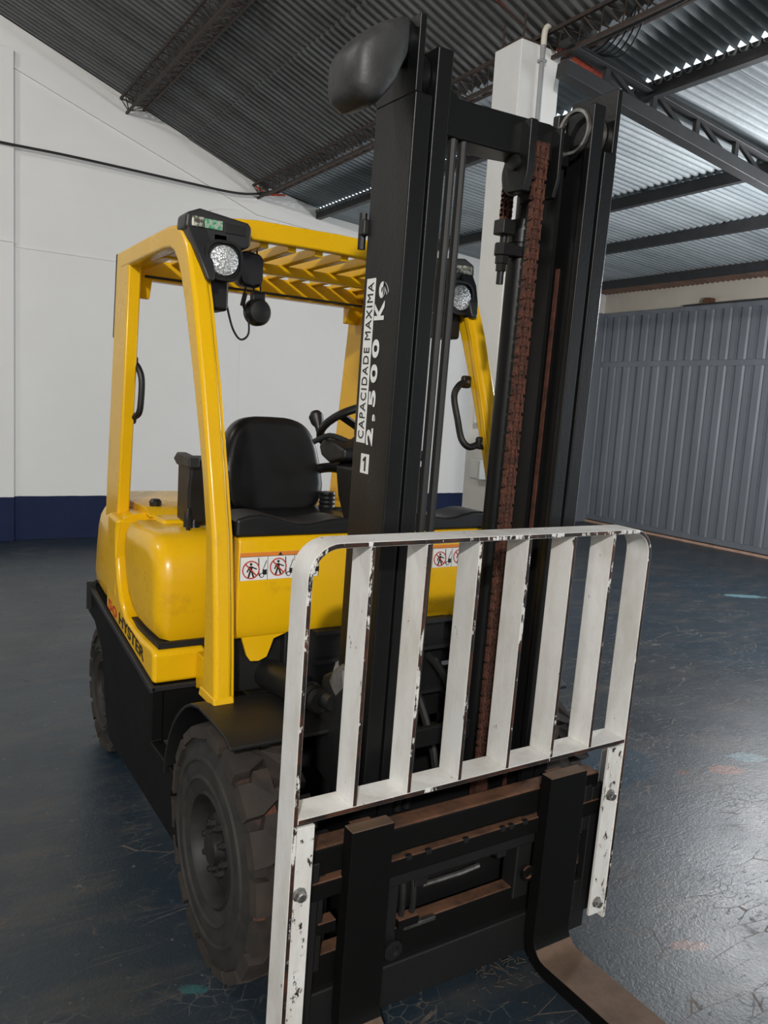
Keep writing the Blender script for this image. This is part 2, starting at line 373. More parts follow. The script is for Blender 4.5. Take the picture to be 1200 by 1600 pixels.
# pillar
PX0, PX1, PY0, PY1, PZ = 3.308, 3.632, 3.97, 4.225, 3.81
pillar = tag(MB().box(PX0, PX1, PY0, PY1, 0, PZ).build('pillar', 'column_white', None, .006), 'square white concrete pillar behind the forklift mast', 'pillar', kind='structure')
for px, py in ((PX0+.03, PY0+.03), (PX1-.03, PY0+.03), (PX0+.03, PY1-.03), (PX1-.03, PY1-.03)):
    MB().tube([(px, py, PZ-.01), (px+.01, py, PZ+.09), (px+.02, py+.01, PZ+.2)], .006, 6).build('rebar', 'lattice_steel', pillar)
MB().prism(rrect(.30, .23, .03, 3, 3.47, 4.10), 'z', PZ, PZ+.02).build('cement_cap', 'lattice_steel', pillar)
# roof
ceil_ = empty('ceiling', (2, 3, 3.7)); tag(ceil_, 'corrugated metal roof over the hall and its lean-to', 'roof', kind='structure')
PITCHW, NW = .076, 13
def sheet_mesh(name, x0, z0, x1, z1, mat, amp=.013, step=8, groove=False):
    GR = (-.6, -.6, -.55, -.35, .9, 1.3, .9, -.35)
    b = MB(); n = NW*step; wd = PITCHW*NW
    A = []; B = []
    for i in range(n+1):
        y = i*wd/n; h = amp*(GR[i % 8] if groove else math.cos(2*PI*i/step))
        A.append((x0, y, z0+h)); B.append((x1, y, z1+h))
    b.v = A+B; b.f = [(i, i+1, n+2+i, n+1+i) for i in range(n)]
    me = b.mesh(name, 60); me.materials.append(MATS[mat]); return me
def lay(me, ya, yb):
    k = 0; y = yb
    while y > ya:
        y -= PITCHW*(NW-1); k += 1
        o = bpy.data.objects.new('roof_sheet', me); COL.objects.link(o); o.location = (0, y, .003*(k % 2)); attach(o, ceil_)
        o.matrix_parent_inverse = Matrix.Translation(-ceil_.location)
for x0, x1, dz in ((RX, -.4, .02), (-.5, 2.82, .01), (2.75, 3.66, 0)):
    lay(sheet_mesh('roof_sheet', x0, zmain(x0)+dz+.01, x1, zmain(x1)+dz+.01, 'roof_old'), -7, YB+.15)
xl = -9; lay(sheet_mesh('roof_sheet', RX, zmain(RX)+.03, xl, zmain(RX)-.385*(RX-xl)*1+.03, 'roof_old'), -7, YB+.15)
lay(sheet_mesh('roof_sheet', 3.5, zmid(3.5)+.04, 4.345, zmid(4.345)+.052, 'roof_galvanized', .022), -7, YB+.15)
for x0, x1, mm in ((4.27, 5.95, 'roof_galvanized'), (5.85, 7.12, 'roof_galvanized'), (7.04, 8.55, 'roof_galvanized'), (8.47, 9.6, 'roof_rusty')):
    lay(sheet_mesh('roof_sheet', x0, zann(x0)+.03, x1, zann(x1)+.03, mm, .019, 8, True), -7, YB+.15)
for x, z in ((4.32, zmid(4.32)-.045), (5.88, zann(5.88)-.03), (7.05, zann(7.05)-.03), (8.48, zann(8.48)-.03)):
    b = MB()
    b.prism([(x-.03, z-.055), (x+.03, z-.055), (x+.03, z-.045), (x-.02, z-.045), (x-.02, z+.035), (x+.03, z+.035), (x+.03, z+.045), (x-.03, z+.045)], 'y', -7, YB)
    b.build('purlin', 'purlin_steel', ceil_)
# lattice girders along the roof
def girder(name, x, z, label, ylo):
    g = empty(name, (x, 4, z)); tag(g, label, 'roof girder', kind='structure')
    A = Vector((x, 0, z)); B = Vector((x+.23, 0, z-.06)); C_ = Vector((x+.06, 0, z-.125))
    for q in (A, B, C_): MB().bar((q.x, ylo, q.z), (q.x, YB, q.z), .022, .022).build('chord', 'lattice_steel', g)
    y = YB; p = .17; k = 0
    while y-p > ylo:
        for T in (A, B):
            a = (T.x, y, T.z); c = (C_.x, y-p/2, C_.z); d = (T.x, y-p, T.z)
            for e, f in ((a, c), (c, d)): MB().bar(e, f, .007, .007).build('web_bar', 'lattice_steel', g)
        MB().bar((A.x, y, A.z), (B.x, y-p/2, B.z), .007, .007).build('web_bar', 'lattice_steel', g)
        y -= p; k += 1
girder('roof_girder', 2.06, zmain(2.06)-.03, 'dark lattice girder under the old roof nearer the left wall corner', 5.2)
girder('roof_girder', 3.50, zmain(3.5)-.03, 'lattice girder running from the back wall to the white pillar top', 2.6)
# sloping truss from the pillar across the lean-to
tr = empty('roof_truss', (5, 3.95, 3.5)); tag(tr, 'dark sloping steel truss running right from the pillar top', 'roof truss', kind='structure')
def zlo(x): return 3.575-.116*(x-3.963)
def zhi(x): return 3.735-.108*(x-3.93)
MB().bar((3.49, 3.80, zlo(3.49)), (8.0, 3.80, zlo(8.0)), .09, .085).build('bottom_chord', 'purlin_steel', tr, .004)
MB().bar((3.49, 3.80, zhi(3.49)), (8.0, 3.80, zhi(8.0)), .08, .03).build('top_chord', 'purlin_steel', tr, .004)
x = 3.87
while x < 7.6:
    MB().bar((x, 3.80, zlo(x)), (x, 3.80, zhi(x)), .04, .03, (0, 1, 0)).build('post', 'purlin_steel', tr)
    MB().bar((x+.02, 3.80, zhi(x)), (x+.4, 3.80, zlo(x+.4)), .03, .025, (0, 1, 0)).build('diagonal', 'purlin_steel', tr)
    x += .45
# gate
gate = empty('metal_gate', (XG, 6.2, 0)); tag(gate, 'tall dark grey ribbed metal gate on the right', 'gate')
PW = .2585
b = MB()   # one lower and one upper panel with a folded rib, shared
def gpanel(z0, z1):
    prof = [(0, 0), (.012, 0), (.018, -.035), (.107, -.035), (.131, -.018), (.155, -.035), (.229, -.035), (.235, 0), (PW, 0)]
    q = MB(); n = len(prof)
    q.v = [(x, -y, z) for z in (z0, z1) for y, x in prof]; q.f = [(i, i+1, n+i+1, n+i) for i in range(n-1)]
    me = q.mesh('gate_panel', 0); me.materials.append(MATS['gate_paint']); return me
lowm, upm = gpanel(.12, 2.33), gpanel(2.41, 3.05)
y = 8.58
while y > 3.9:
    for me in (lowm, upm):
        o = bpy.data.objects.new('gate_panel', me); COL.objects.link(o); o.location = (XG, y, 0); attach(o, gate)
    y -= PW
for z0, z1, nm in ((.045, .12, 'bottom_rail'), (2.33, 2.41, 'middle_rail'), (3.05, 3.115, 'top_rail')):
    MB().box(XG-.03, XG+.04, 3.65, 8.59, z0, z1).build(nm, 'gate_paint', gate, .004)
MB().box(8.87, XG+.02, 8.50, 8.595, 0, 3.115).build('gate_post', 'gate_paint', gate, .004)
MB().box(XG-.03, XG+.05, 3.65, 7.13, 3.115, 3.138).build('top_cap', 'purlin_steel', gate)
o = MB().box(XG-.045, XG+.02, 3.65, 8.5, 0, .030).build('gate_leak_strip', 'leak_light_salmon', None, .003)  # salmon colour paints in the light leaking under the gate
tag(o, 'thin floor track strip coloured as salmon light leaking under the gate', 'track')
o = MB().prism([(6.70, 3.138), (6.84, 3.138), (6.84, 3.18), (6.81, 3.21), (6.70, 3.20)], 'x', XG-.03, XG+.05).build('wood_block', 'wood_block', None, .006)
tag(o, 'small brown block lying on top of the gate', 'block')
# things on the pillar
pipe = MB().tube([(3.462, PY0-.022, 0.02), (3.462, PY0-.022, 3.805)], .016, 12).build('conduit_pipe', 'pvc_grey')
tag(pipe, 'grey conduit with white curved end running up the pillar', 'conduit')
pts = [(3.462, PY0-.022, 3.80), (3.462, PY0-.022, 3.86)]+[(3.462+.075-.075*math.cos(a), PY0-.022, 3.865+.07*math.sin(a)) for a in [k*PI/10 for k in range(1, 8)]]
MB().tube(pts, .0185, 12).build('pipe_bend', 'pvc_white', pipe)
for z in (3.70, 2.6, 1.9): MB().box(3.44, 3.484, PY0-.042, PY0+.001, z, z+.018).build('clamp', 'pvc_grey', pipe, .003)
for z0, z1, lb in ((1.475, 1.65, 'upper white electrical box on the side of the white pillar'), (1.12, 1.25, 'lower white electrical box on the side of the white pillar')):
    o = MB().box(PX0-.075, PX0, PY0+.005, PY0+.105, z0, z1).build('electrical_box', 'box_white', None, .008); tag(o, lb, 'electrical box', 'electrical boxes on the pillar')
    MB().box(PX0-.080, PX0-.075, PY0+.015, PY0+.095, z0+.01, z1-.01).build('cover', 'box_white', o, .003)
# wires
o = MB().tube(smooth_path([(.3, 8.46, 3.76), (.954, 8.5, 3.761), (1.512, 8.5, 3.766), (2.118, 8.5, 3.757), (2.777, 8.5, 3.744), (3.238, 8.5, 3.741), (3.496, 8.5, 3.776), (3.72, 8.48, 3.85)]), .013, 8).build('cable', 'cable_black')
tag(o, 'black cable sagging across the white back wall', 'cable')
o = MB().tube(smooth_path([(3.55, 4.05, 3.86), (3.63, 3.75, 3.80), (3.64, 3.3, 3.79), (3.62, 2.6, 3.80)]), .017, 8).build('cable', 'cable_black')
tag(o, 'thick black cable along the girder in front of the pillar', 'cable')
for k in range(5):
    o = MB().tube(smooth_path([(3.66+.03*k, 4.02, 3.90), (3.72+.02*k, 3.80-.04*k, 3.78-.012*k), (3.66, 3.55-.05*k, 3.80), (3.60, 3.35, 3.86)]), .005, 6).build('wire', 'cable_black')
    tag(o, ('lowest hanging', 'second lowest', 'middle', 'second highest', 'highest')[4-k]+' of the thin black wires looping beside the pillar top', 'wire', 'wires looping at the pillar top')
o = MB().tube(smooth_path([(3.0, 4.1, 4.09), (3.262, 4.1, 4.035), (3.455, 4.1, 3.965), (3.593, 4.1, 3.925), (3.827, 4.06, 3.860), (4.072, 4.04, 3.805)]), .017, 10).build('red_conduit', 'red_conduit')
tag(o, 'red flexible conduit passing above the white pillar', 'conduit')
o = MB().tube(smooth_path([(3.50, 8.52, 3.86), (3.62, 8.5, 3.80), (3.80, 8.4, 3.80)]), .012, 8).build('red_conduit', 'red_conduit')
tag(o, 'red conduit end under the roof where the cable meets the girder', 'conduit')
# ------------------------------------------------------------------ the forklift
X0 = 1.285
FL = empty('forklift', (X0, 2.6, 0))
tag(FL, 'yellow forklift with black mast, white load backrest and lowered forks', 'forklift')
def mir(x): return 2*X0-x
AL = math.radians(1.5); CA, SA = math.cos(AL), math.sin(AL)
def MX(x, y, z): return (x, 1.61+(y-1.61)*CA-z*SA, z*CA+(y-1.61)*SA)     # mast frame, leaning slightly forward
def mm(): return MB(MX)
# --- wheels
def lug_mesh(w, R, side, nl):
    b = MB(); a1 = PI/nl*.80; a0 = -a1; x0, x1 = (0, w*.485) if side > 0 else (-w*.485, 0)
    sh = .05 if side > 0 else -.05
    def P(x, a, r): return (x, math.sin(a)*r, math.cos(a)*r)
    ins, out = (x0, x1) if side > 0 else (x1, x0)
    q = []
    for r, g in ((R-.032, 1.0), (R, .92)):
        q += [P(ins*.2, a0*g+.05, r), P(ins*.2, a1*g+.05, r), P(out*.45, a1*g+.045, r), P(out*.58, a1*g-.045, r), P(out*(1 if r < R-.01 else .955), a1*g-.04, r-.004), P(out*(1 if r < R-.01 else .955), a0*g-.04, r-.004), P(out*.50, a0*g-.035, r)]
    n = 7
    b.add(q, [tuple(range(n)), tuple(range(2*n-1, n-1, -1))]+[(i, (i+1) % n, n+(i+1) % n, n+i) for i in range(n)])
    me = b.mesh('tread_lug', 0); me.materials.append(MATS['tread_rubber']); return me
def wheel(xo, sgn, yc, R, w, rim, nl, label):
    """xo: outer face x, sgn +1 when the wheel extends towards +x from there"""
    W = empty('x', (0, 0, 0)); bpy.data.objects.remove(W)
    X = lambda d: xo+sgn*d
    c = (0, yc, R)
    prof = [(X(.012), rim), (X(.004), rim+.025), (X(0), rim+.06), (X(.004), R-.075), (X(.012), R-.06), (X(.014), R-.035), (X(.03), R-.028), (X(w-.03), R-.028), (X(w-.012), R-.05), (X(w), rim+.06), (X(w-.01), rim)]
    ty = MB().lathe(prof, c, 56, 'x', False).build('tyre', 'rubber', FL, 0, 2, 40)
    ty.data.materials.append(MATS['groove_dust'])
    for p in ty.data.polygons:
        cc = p.center; rr = math.hypot(cc.y-yc, cc.z-R)
        if rr > R-.034: p.material_index = 1
    MB().lathe([(X(.0015), R-.100), (X(-.004), R-.095), (X(-.003), R-.088), (X(.006), R-.083)], c, 56, 'x', False).build('sidewall_rib', 'rubber', ty)
    MB().lathe([(X(.004), rim+.030), (X(-.003), rim+.036), (X(.002), rim+.045)], c, 48, 'x', False).build('sidewall_rib', 'rubber', ty)
    for side in (1, -1):
        me = LUGS[(R, side)]
        for k in range(nl):
            o = bpy.data.objects.new('tread_lug', me); COL.objects.link(o)
            o.location = (X(w/2), yc, R); o.rotation_euler = ((k+(.5 if side > 0 else 0))*2*PI/nl, 0, 0); o.parent = ty
    rm = MB().lathe([(X(.012), rim), (X(.006), rim-.008), (X(.018), rim-.016), (X(.05), rim-.024), (X(.055), rim-.055), (X(.042), rim*.52), (X(.04), rim*.50)], c, 48, 'x', False).build('rim', 'rim_paint', FL)
    MB().lathe([(X(.042), rim*.60), (X(.036), rim*.54), (X(.036), rim*.30), (X(.010), rim*.27), (X(.006), rim*.20), (X(.006), .001)], c, 32, 'x', False).build('hub', 'rim_paint', rm)
    for k in range(8):
        a = k*PI/4+.2
        MB().lathe([(X(.040), .013), (X(.022), .013), (X(.020), .008), (X(.012), .008), (X(.012), .0005)], (0, yc+math.cos(a)*rim*.42, R+math.sin(a)*rim*.42), 6, 'x', False).build('wheel_nut', 'rim_paint', rm, 0, 2, 0)
    return ty
LUGS = {(R, s): lug_mesh(w, R, s, n_) for R, w, n_ in ((.335, .19, 18), (.272, .15, 16)) for s in (1, -1)}
YF, YR = 1.91, 3.40
wheel(.712, 1, YF, .335, .19, .155, 18, '')
wheel(mir(.712), -1, YF, .335, .19, .155, 18, '')
wheel(.772, 1, YR, .272, .15, .125, 16, '')
wheel(mir(.772), -1, YR, .272, .15, .125, 16, '')
MB().tube([(.80, YF, .335), (mir(.80), YF, .335)], .06, 12).build('axle', 'machine_black', FL)
MB().tube([(.80, YR, .272), (mir(.80), YR, .272)], .045, 12).build('axle', 'machine_black', FL)
# --- black chassis, skirts, steps, fenders
for s in (0, 1):
    fx = (lambda x: x) if s == 0 else mir
    sk = [(2.13, .2), (3.02, .2), (3.10, .30), (3.13, .42), (3.17, .52), (3.30, .60), (3.42, .615), (3.42, .735), (3.25, .712), (2.47, .595), (2.47, .415), (2.20, .415), (2.245, .33)]
    p = MB().prism(sk, 'x', fx(.718), fx(.76)).build('side_skirt', 'skirt_black', FL, .006)
    MB().prism([(2.472, .205), (3.0, .205), (3.08, .5), (3.0, .68), (2.472, .60)], 'x', fx(.76), fx(.98)).build('side_frame', 'skirt_black', p)
    MB().prism([(2.462, .582), (3.42, .722), (3.42, .744), (2.462, .604)], 'x', fx(.712), fx(.73)).build('trim_strip', 'trim_black', p, .004)
    MB().box(min(fx(.718), fx(.90)), max(fx(.718), fx(.90)), 2.462, 2.48, .586, .604).build('trim_strip', 'trim_black', p, .003)
    MB().box(min(fx(.762), fx(1.0)), max(fx(.762), fx(1.0)), 2.16, 2.472, .38, .412).build('step_tread', 'tread_plate', p)
    for i in range(3):
        for j in range(6):
            a = fx(.785+i*.055); MB().box(a-.014, a+.014, 2.20+j*.045, 2.222+j*.045, .412, .417).build('tread_stud', 'tread_plate', p)
    # fender: curved mudguard running into a flat plate
    O = arc(YF+.0, .335, .392, 8, 68, 8); O = [(y, z) for y, z in O]
    O += [(2.0, .712), (1.90, .712), (1.80, .706), (1.755, .690)]
    I = [(y, z-.010) if k > 6 else (YF+(y-YF)*.972, .335+(z-.335)*.972) for k, (y, z) in enumerate(O)]
    fn = MB().ribbon(O, I, 'x', fx(.708), fx(1.0)).build('fender', 'machine_black', FL, .003)
    # gusset behind the guard pillar
    MB().prism([(2.02, .70), (2.02, .80), (2.11, .80), (2.17, .70)], 'x', fx(.80), fx(.815)).build('fender_rib', 'machine_black', fn)
    MB().prism([(2.47, .58), (2.47, .705), (2.40, .705), (2.11, .73), (2.11, .70), (2.38, .60)], 'x', fx(.865), fx(.90)).build('sill_bracket', 'yellow', FL, .004)
MB().prism([(2.06, .30), (2.06, .885), (2.09, .885), (2.20, .55), (2.46, .50), (2.46, .30)], 'x', .99, mir(.99)).build('front_frame', 'machine_black', FL, .006)
MB().box(.83, mir(.83), 2.09, 2.11, .70, .93).build('floor_plate', 'machine_black', FL)
MB().box(.98, mir(.98), 2.3, 3.5, .22, .60).build('chassis', 'machine_black', FL, .01)
MB().box(.90, mir(.90), 2.06, 2.46, .50, .53).build('floor_plate', 'machine_black', FL)
# --- yellow body: sill, counterweight, hood
def plan(inset, taper=0):
    half = [(.72, 2.98), (.722, 3.20), (.742, 3.40), (.80, 3.60), (.90, 3.76), (1.05, 3.86), (1.285, 3.895)]
    pts = []
    for x, y in half:
        d = 1-inset/.565
        pts.append((X0-(X0-x)*d, 2.98+(y-2.98)*(1-inset/.9)))
    return pts+[(mir(x), y) for x, y in pts[-2::-1]]
rings = []
for z, ins in ((.74, .015), (.76, .004), (.80, .0), (.90, .004), (.99, .010), (1.03, .018), (1.052, .032), (1.066, .058), (1.072, .10)):
    rings.append([(x, y, z+(.028*max(0, 1-(y-2.98)/.5) if z > 1 else 0)) for x, y in plan(ins)])
cw = MB().loft(rings, True).build('counterweight', 'yellow', FL, 0, 2, 50)
rings = []
for z, ins in ((.62, .03), (.64, .0), (.735, -.012), (.75, -.004), (.76, .02)):
    rings.append([(x, y, z) for x, y in plan(ins) if y > 3.36])
MB().loft(rings, True).build('rear_bumper', 'trim_black', cw, .004)
MB().box(.70, .735, 3.36, 3.372, .64, .755).build('bumper_joint', 'print_black', cw)
# side sills with the sweeping upper edge
sill = [(2.472, .606), (2.475, .712), (2.50, .722), (2.62, .718), (2.74, .724), (2.84, .745), (2.91, .79), (2.955, .86), (2.985, .95), (2.99, 1.03), (2.975, 1.075), (3.12, 1.085), (3.12, .705)]
for s in (0, 1):
    fx = (lambda x: x) if s == 0 else mir
    sl = MB().prism(sill, 'x', fx(.722), fx(.90)).build('side_sill', 'yellow', FL, .016, 3)
    if s == 0:
        text('50', 'number', 'print_red', sl, (.7205, 3.078, .716), (0, -1, -.12), (0, 0, 1), .13, .040, .01)
        text('HYSTER', 'lettering', 'print_black', sl, (.7205, 2.912, .698), (0, -1, -.135), (0, 0, 1), .335, .043, .012)
# hood
hood = [(2.50, .742), (2.62, .738), (2.73, .744), (2.81, .768), (2.87, .812), (2.91, .88), (2.935, .96), (2.94, 1.02), (2.93, 1.06), (2.90, 1.085), (2.62, 1.085), (2.555, 1.074), (2.51, 1.045), (2.484, 1.00), (2.476, .94), (2.474, .80)]
hb = []
for d, x in ((.075, .733), (.030, .737), (.010, .752), (.0, .785)):
    cy, cz = 2.70, .92
    hb.append([(x, cy+(y-cy)*(1-d/.24), cz+(z-cz)*(1-d/.18)) for y, z in hood])
hb += [[(mir(p[0]), p[1], p[2]) for p in r] for r in hb[::-1]]
hd = MB().loft(hb, True).build('hood', 'yellow', FL, 0, 2, 50)
MB().box(.84, mir(.84), 2.80, 3.60, 1.05, 1.098).build('rear_cover', 'yellow', FL, .02, 3)
MB().prism([(2.93, 1.095), (2.99, 1.118), (3.55, 1.112), (3.6, 1.09), (2.93, 1.09)], 'x', .83, mir(.83)).build('rear_cover', 'yellow', FL, .006)
MB().lathe([(1.118, .022), (1.135, .024), (1.145, .016), (1.146, .001)], (.88, 3.03, 0), 12, 'z', False).build('filler_cap', 'plastic_black', cw)
MB().box(.742, mir(.742), 2.485, 2.95, .722, .742).build('hood_seal', 'print_black', FL)
# --- dash cowl in front of the driver
dl, dr = .832, mir(.832)
ds = MB().prism([(2.050, .900), (2.050, 1.150), (2.058, 1.163), (2.15, 1.163), (2.15, .87), (2.075, .865), (2.062, .868)], 'x', dl, dr).build('dash_panel', 'yellow', FL, .008, 3)
tabp = [(.855, .870), (.990, .870), (.955, .858), (.945, .83), (.935, .805), (.910, .795), (.885, .797), (.872, .815)]
MB().prism(tabp, 'y', 2.062, 2.072).build('dash_tab', 'yellow', ds)
MB().prism([(mir(x), z) for x, z in tabp], 'y', 2.062, 2.072).build('dash_tab', 'yellow', ds)
# black top trim with soft bumps
A = []; Bq = []
n = 24
for i in range(n+1):
    x = .825+(mir(.825)-.825)*i/n; A.append((x, 1.205+.012*math.sin(i*.9)+.010*math.sin(i*.35+1))); Bq.append((x, 1.162))
MB().ribbon(A, Bq, 'y', 2.056, 2.20).build('dash_trim', 'plastic_black', ds, .010, 3)
MB().box(.80, .83, 2.09, 2.16, 1.15, 1.21).build('dash_trim', 'plastic_black', ds, .01)
# warning stickers
def sticker(x0, x1, z0, z1, y, tri):
    st = MB().box(x0, x1, y-.0012, y, z0, z1).build('warning_sticker', 'sticker_white', ds)
    wv, hv = x1-x0, z1-z0
    def fl(poly, nm, mat, k=1):
        MB().prism([(x0+u*hv, z0+v*hv) for u, v in poly], 'y', y-.0014-.0004*k, y-.0011).build(nm, mat, st)
    ft = wv/hv
    fl([(0, .86), (ft, .86), (ft, 1.0), (0, 1.0)], 'header_band', 'print_orange')
    fl([(0, .845), (ft, .845), (ft, .86), (0, .86)], 'border', 'print_black')
    for u in (0, 1.05, 2.1, ft-.015):
        if u <= ft: fl([(u, 0), (u+.015, 0), (u+.015, .86), (u, .86)], 'border', 'print_black')
    fl([(1.45, .87), (1.62, .87), (1.535, .99)], 'warning_triangle', 'print_black', 2)
    def circ(cx, cy, r, n=20): return [(cx+r*math.cos(2*PI*k/n), cy+r*math.sin(2*PI*k/n)) for k in range(n)]
    def limb(a, c, wd):
        d = Vector((c[0]-a[0], c[1]-a[1])).normalized(); q = Vector((-d.y, d.x))*wd/2
        return [(a[0]-q.x, a[1]-q.y), (c[0]-q.x, c[1]-q.y), (c[0]+q.x, c[1]+q.y), (a[0]+q.x, a[1]+q.y)]
    for k in range(int(ft/1.0)):
        o = k*1.05; cx, cy = o+.42, (.38 if k != 1 else .44)
        # truck silhouette: mast, cab, wheel
        fl(limb((o+.74, .15), (o+.70, .80), .035), 'truck_mast', 'print_black', 1)
        fl([(o+.86, .18), (o+1.03, .18), (o+1.03, .38), (o+.95, .36), (o+.87, .40)], 'truck_body', 'print_black', 1)
        fl(limb((o+.90, .40), (o+1.01, .70), .025), 'truck_pillar', 'print_black', 1)
        fl(circ(o+.84, .16, .09, 14), 'truck_wheel', 'print_black', 1); fl(circ(o+.84, .16, .06, 14), 'truck_wheel', 'sticker_white', 2)
        # person
        fl(circ(cx-.0, cy+.20, .05, 12), 'head', 'print_black', 1)
        fl([(cx-.09, cy+.13), (cx+.06, cy+.13), (cx+.05, cy-.08), (cx-.05, cy-.08)], 'torso', 'print_black', 1)
        fl(limb((cx+.03, cy+.10), (cx+.22, cy+.02), .045), 'arm', 'print_black', 2); fl(limb((cx-.07, cy+.10), (cx-.14, cy-.08), .045), 'arm', 'print_black', 2)
        fl(limb((cx-.03, cy-.06), (cx-.10, cy-.30), .06), 'leg', 'print_black', 2); fl(limb((cx+.03, cy-.06), (cx+.12, cy-.30), .06), 'leg', 'print_black', 2)
        ri = circ(cx, cy, .29, 28); ro = circ(cx, cy, .33, 28)
        q = MB().ribbon([(x0+u*hv, z0+v*hv) for u, v in ri+[ri[0]]], [(x0+u*hv, z0+v*hv) for u, v in ro+[ro[0]]], 'y', y-.0026, y-.0011); q.build('prohibition_ring', 'print_red', st)
        fl(limb((cx-.21, cy+.21), (cx+.21, cy-.21), .045), 'prohibition_bar', 'print_red', 3)
sticker(.836, 1.085, 1.040, 1.120, 2.050, 0)
sticker(1.500, 1.735, 1.040, 1.115, 2.050, 0)
# --- overhead guard
zf = [(1.984, .715), (1.994, .84), (2.008, .976), (2.036, 1.168), (2.086, 1.34), (2.124, 1.46), (2.164, 1.586), (2.206, 1.70), (2.25, 1.82), (2.298, 1.925), (2.335, 1.985), (2.39, 2.034), (2.45, 2.056), (2.53, 2.064), (2.8, 2.064), (3.14, 2.062)]
zb = [(2.096, .715), (2.090, .84), (2.090, .976), (2.100, 1.168), (2.148, 1.34), (2.192, 1.46), (2.242, 1.586), (2.290, 1.70), (2.343, 1.82), (2.386, 1.90), (2.420, 1.945), (2.455, 1.975), (2.50, 1.992), (2.57, 1.998), (2.8, 1.998), (3.10, 1.996)]
for s in (0, 1):
    fx = (lambda x: x) if s == 0 else mir
    gp = MB().ribbon(zf, zb, 'x', fx(.750), fx(.803)).build('guard_pillar', 'yellow', FL, .014, 3)
    # small folded lip along the inner edge of the pillar
    MB().ribbon([(y+.012, z) for y, z in zf[:10]], [(y+.034, z) for y, z in zf[:10]], 'x', fx(.800), fx(.812)).build('pillar_lip', 'yellow', gp, .003)
    MB().prism([(1.978, .70), (1.984, .73), (2.098, .73), (2.112, .70)], 'x', fx(.747), fx(.808)).build('pillar_foot', 'yellow', gp, .006)
    rp = MB().prism([(3.10, 1.04), (3.285, 1.04), (3.272, 1.2), (3.160, 2.062), (3.02, 2.062), (2.985, 2.0), (3.085, 1.15)], 'x', fx(.752), fx(.800)).build('rear_pillar', 'yellow', FL, .010, 3)
    MB().prism([(3.05, 1.99), (3.12, 1.99), (3.12, 1.90), (3.095, 1.90)], 'x', fx(.80), fx(.86)).build('gusset', 'yellow', rp, .004)
    MB().ribbon([(3.175, 2.06), (3.192, 1.9), (3.212, 1.75)], [(3.16, 2.06), (3.178, 1.9), (3.198, 1.75)], 'x', fx(.752), fx(.79)).build('rear_lamp', 'plastic_black', rp, .005)
    MB().prism([(2.53, 2.0), (3.05, 2.0), (3.05, 2.03), (2.53, 2.03)], 'x', fx(.80), fx(.835)).build('guard_side_lip', 'yellow', gp, .004)
MB().prism([(.80, 2.000), (.80, 2.062), (.90, 2.094), (1.0, 2.104), (1.285, 2.108), (mir(1.0), 2.104), (mir(.90), 2.094), (mir(.80), 2.062), (mir(.80), 2.000), (mir(.9), 2.036), (mir(1.0), 2.042), (1.285, 2.046), (1.0, 2.042), (.90, 2.036)], 'y', 2.405, 2.445).build('guard_front_beam', 'yellow', FL, .008, 3)
MB().box(.80, mir(.80), 3.055, 3.115, 1.965, 2.04).build('guard_rear_beam', 'yellow', FL, .008, 3)
MB().box(.80, mir(.80), 2.70, 2.73, 1.995, 2.03).build('guard_cross_bar', 'yellow', FL, .004)
lm = MB(); lm.prism([(-.015, 2.030), (.015, 2.030), (.015, 2.062), (-.015, 2.062)], 'y', 2.44, 3.07)
slat = lm.mesh('guard_slat', 35); slat.materials.append(MATS['yellow'])
for k in range(10):
    o = bpy.data.objects.new('guard_slat', slat); COL.objects.link(o); o.location = (.843+k*.098, 0, 0); attach(o, FL)
    bv = o.modifiers.new('bevel', 'BEVEL'); bv.width = .003; bv.segments = 2
